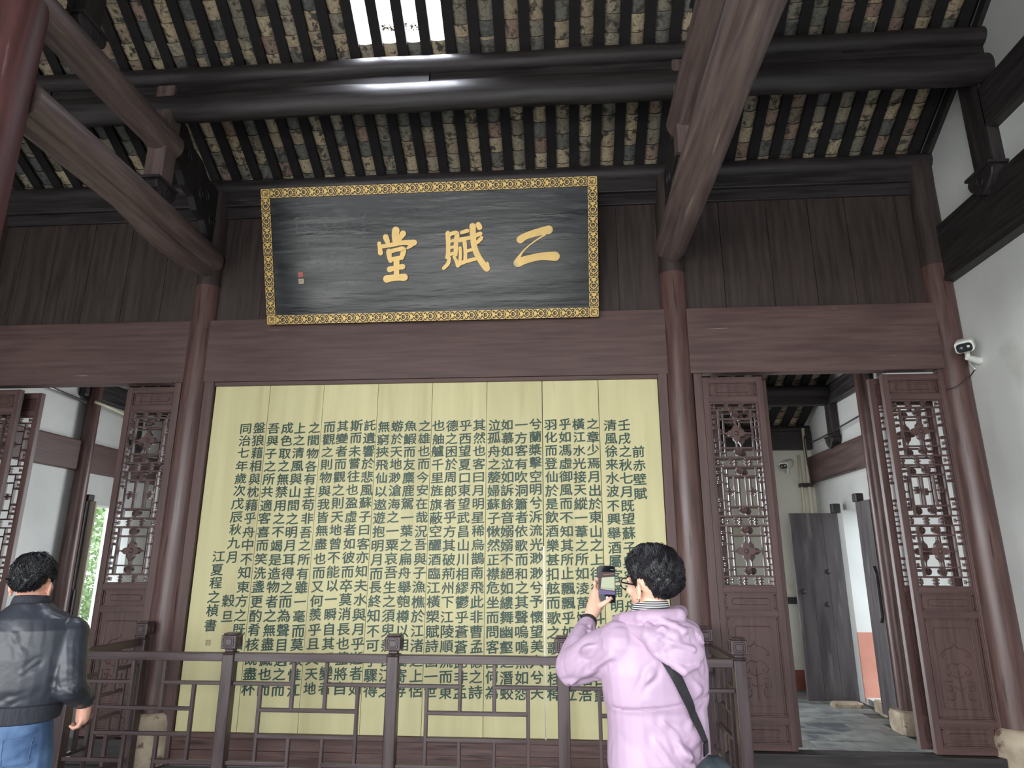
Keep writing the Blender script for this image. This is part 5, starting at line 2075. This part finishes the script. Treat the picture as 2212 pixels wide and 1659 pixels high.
obj('zip', MB().tube([tuple(Vector((0, -.012, -.02)) + rT * u + bk * .054) for u in (-.11, 0, .11)], .003, 5), M['iron'], bag)

# ---------- man in the black jacket at the left edge
lm = empty('person', (-2.38, -2.98, 0), label='man in a black bomber jacket and blue jeans at the left edge, seen from behind', cat='person')
fL = Vector((-.32, .947, 0)).normalized()
fLH = Vector((-.25, .968, 0)).normalized()
rL = Vector((fL.y, -fL.x, 0))
HL = Vector((-2.383, -2.99, 1.568))
b2 = MB()
head(b2, HL, fLH, s=1.0)
limb(b2, [(-2.37, -2.98, 1.40), (-2.373, -2.985, 1.46), (-2.380, -2.99, 1.52)], [.066, .060, .057])
torso(b2, [((-2.37, -2.98, 1.42), .07, .06), ((-2.37, -2.98, 1.37), .17, .09), ((-2.375, -2.98, 1.22), .18, .11), ((-2.38, -2.98, 1.05), .155, .10),
           ((-2.385, -2.98, .93), .145, .095), ((-2.385, -2.98, .85), .14, .09)], fL)
S2 = Vector((-2.208, -2.93, 1.325))
E2 = Vector((-2.145, -2.965, 1.115))
W2 = Vector((-2.160, -2.83, 1.035))
limb(b2, [S2, S2.lerp(E2, .5), E2], [.055, .048, .04])
limb(b2, [E2, E2.lerp(W2, .5), W2], [.04, .036, .027])
S3 = Vector((-2.545, -3.05, 1.345))
E3 = Vector((-2.62, -3.07, 1.09))
W3 = Vector((-2.60, -2.93, .92))
limb(b2, [S3, E3], [.055, .04])
limb(b2, [E3, W3], [.04, .027])
def hanging_hand(mb, W, d, side, sgn=1):
    """relaxed, slightly curled hand; d = hanging direction, side = thumb side"""
    d = d.normalized()
    side = side.normalized()
    pal = d.cross(side).normalized() * sgn
    limb(mb, [W, W + d * .035, W + d * .075], [.026, .030, .028], 12)
    for i, (o_, ln) in enumerate(((.026, .95), (.009, 1.05), (-.009, 1.0), (-.025, .82))):
        a = W + d * .082 + side * o_
        finger(mb, [a, a + d * .024 * ln + pal * .008, a + d * .032 * ln + pal * .026, a + d * .020 * ln + pal * .038], .0098, .0075)
    a = W + d * .03 + side * .026
    finger(mb, [a, a + d * .028 + side * .018 + pal * .010, a + d * .052 + side * .020 + pal * .020], .0125, .0085)
hanging_hand(b2, W2, Vector((-.04, .05, -1)), Vector((-.45, .89, 0)), -1)
hanging_hand(b2, W3, Vector((0, .12, -1)), Vector((.7, .7, 0)))
for k in (-1, 1):
    hp = Vector((-2.385, -2.98, .88)) + rL * (k * .088)
    kn = Vector((-2.385, -2.95, .47)) + rL * (k * .105)
    an = Vector((-2.385, -2.99, .09)) + rL * (k * .115)
    limb(b2, [hp, kn, an], [.070, .050, .040])
    limb(b2, [an, an + fL * .13 - Vector((0, 0, .045))], [.042, .032])
solid('body', b2, .0045, M['skin2'], lm, smooth=3)
face_parts(lm, HL, fLH)
hair(lm, HL + Vector((0, 0, .004)) - fLH * .004, fLH, (.072, .092, .090), -46, 5200, 8, fluff=.012, length=.040)
j2 = MB()
torso(j2, [((-2.372, -2.985, 1.465), .072, .07), ((-2.372, -2.985, 1.435), .105, .085), ((-2.373, -2.98, 1.40), .17, .11), ((-2.375, -2.98, 1.35), .215, .13), ((-2.378, -2.975, 1.24), .222, .148),
           ((-2.38, -2.97, 1.12), .218, .155), ((-2.383, -2.97, 1.055), .20, .148), ((-2.385, -2.97, 1.04), .178, .132)], fL)
limb(j2, [S2 + Vector((-.04, 0, .0)), S2, S2.lerp(E2, .5), E2], [.085, .078, .068, .062], 18)
limb(j2, [E2, E2.lerp(W2, .5), E2.lerp(W2, .85)], [.062, .056, .044], 18)
limb(j2, [S3 + Vector((.03, 0, -.02)), S3, E3], [.085, .078, .062], 18)
limb(j2, [E3, E3.lerp(W3, .85)], [.062, .044], 18)
f2 = []
def b2p(u, z, d=.15):
    return tuple(Vector((-2.378, -2.975, z)) + rL * u - fL * d)
for (u0, z0, u1, z1, w, h) in ((-.05, 1.40, .02, 1.32, .012, .004), (.0, 1.34, .06, 1.25, .012, .004), (.16, 1.27, .06, 1.19, .010, .007), (.17, 1.24, .08, 1.20, .008, .006),
                              (-.16, 1.08, .05, 1.05, .012, .005), (.10, 1.10, .0, 1.07, .010, .005), (-.17, 1.15, -.05, 1.09, .010, .005), (.17, 1.16, .12, 1.08, .010, .006)):
    f2.append((b2p(u0, z0), b2p(u1, z1), w, h))
for k in range(9):
    c_ = S2.lerp(E2, .15 + .11 * k)
    f2.append((tuple(c_ + Vector((-.06, -.05, .012 * (k % 3)))), tuple(c_ + Vector((.065, -.03, -.02 + .012 * (k % 2)))), .009, .006))
for k in range(5):
    c_ = E2.lerp(W2, .1 + .16 * k)
    f2.append((tuple(c_ + Vector((-.05, -.05, .02))), tuple(c_ + Vector((.055, -.03, -.01))), .008, .006))
solid('jacket', j2, .005, M['navy'], lm, smooth=2, post=lambda c, n: folds(c, n, f2, amp=.0035, seed=14, freq=22), label='black nylon bomber jacket')
rb = MB()
torso(rb, [((-2.385, -2.97, 1.055), .186, .140), ((-2.387, -2.97, 1.04), .190, .145), ((-2.388, -2.97, .985), .184, .142), ((-2.388, -2.97, .978), .17, .13)], fL)
rb.v = [tuple(Vector(v) - Vector(lm.location)) for v in rb.v]
obj('waistband', rb, M['navyrib'], lm, smooth=True, auto=50, label='ribbed charcoal waistband')
d_ = (W2 - E2).normalized()
obj('cuff', MB().tube([E2.lerp(W2, .80) - lm.location, E2.lerp(W2, .98) - lm.location + d_ * .012], [.046, .036], 18), M['navyrib'], lm, smooth=True, auto=60)
rings = []
for (z, w, d) in ((0, .078, .076), (.02, .074, .072), (.035, .068, .066), (.034, .062, .060), (0, .07, .068)):
    rings.append([Vector((-2.375, -2.985, 1.455 + z)) + rL * (w * math.cos(2 * PI * k / 28)) + fL * (d * math.sin(2 * PI * k / 28)) - Vector((0, 0, .010 * math.sin(2 * PI * k / 28))) - lm.location for k in range(28)])
obj('collar', MB().loft(rings), M['navyrib'], lm, smooth=True)
jn = MB()
torso(jn, [((-2.385, -2.98, 1.03), .15, .115), ((-2.386, -2.98, .95), .168, .128), ((-2.387, -2.98, .87), .178, .128), ((-2.387, -2.98, .79), .172, .11)], fL)
for k in (-1, 1):
    hp = Vector((-2.387, -2.98, .84)) + rL * (k * .088)
    kn = Vector((-2.387, -2.95, .47)) + rL * (k * .105)
    an = Vector((-2.387, -2.99, .09)) + rL * (k * .115)
    limb(jn, [hp, hp.lerp(kn, .5), kn, an], [.102, .092, .078, .068])
f3 = []
for k in (-1, 1):
    for q in range(7):
        z = .93 - .05 * q
        f3.append((tuple(Vector((-2.387, -2.98, z)) + rL * (k * .02) - fL * .12), tuple(Vector((-2.387, -2.98, z + .03 - .008 * q)) + rL * (k * .17) - fL * .08), .010, .006))
jo2 = solid('jeans', jn, .0075, M['denim'], lm, smooth=2, post=lambda c, n: folds(c, n, f3, amp=.004, seed=31, freq=30), label='washed blue jeans')
bm = BVHTree.FromPolygons([v.co.copy() for v in jo2.data.vertices], [tuple(p.vertices) for p in jo2.data.polygons])
mb = MB()
for k in (-1, 1):
    outl = []
    for (u, z) in ((.04, .93), (.135, .925), (.132, .83), (.088, .805), (.045, .832)):
        outl.append((u, z))
    outl.append(outl[0])
    dense = []
    for i in range(len(outl) - 1):
        for q in range(5):
            dense.append((outl[i][0] + (outl[i + 1][0] - outl[i][0]) * q / 5, outl[i][1] + (outl[i + 1][1] - outl[i][1]) * q / 5))
    pts = []
    for (u, z) in dense:
        h_ = bm.ray_cast(Vector((-2.387, -2.98, z)) + rL * (k * u) - fL * .5, fL)
        if h_[0]:
            pts.append(h_[0] - fL * .001 - lm.location)
    if len(pts) > 3:
        mb.tube(pts, .0018, 5, closed=True)
obj('pocket_stitching', mb, M['denim'], lm)
for k in (-1, 1):
    an = Vector((-2.387, -2.99, .045)) + rL * (k * .115)
    sh = MB()
    limb(sh, [an - fL * .05, an + fL * .06, an + fL * .15 - Vector((0, 0, .01))], [.044, .042, .034], 14)
    solid('shoe', sh, .008, M['shoe'], lm, smooth=3)
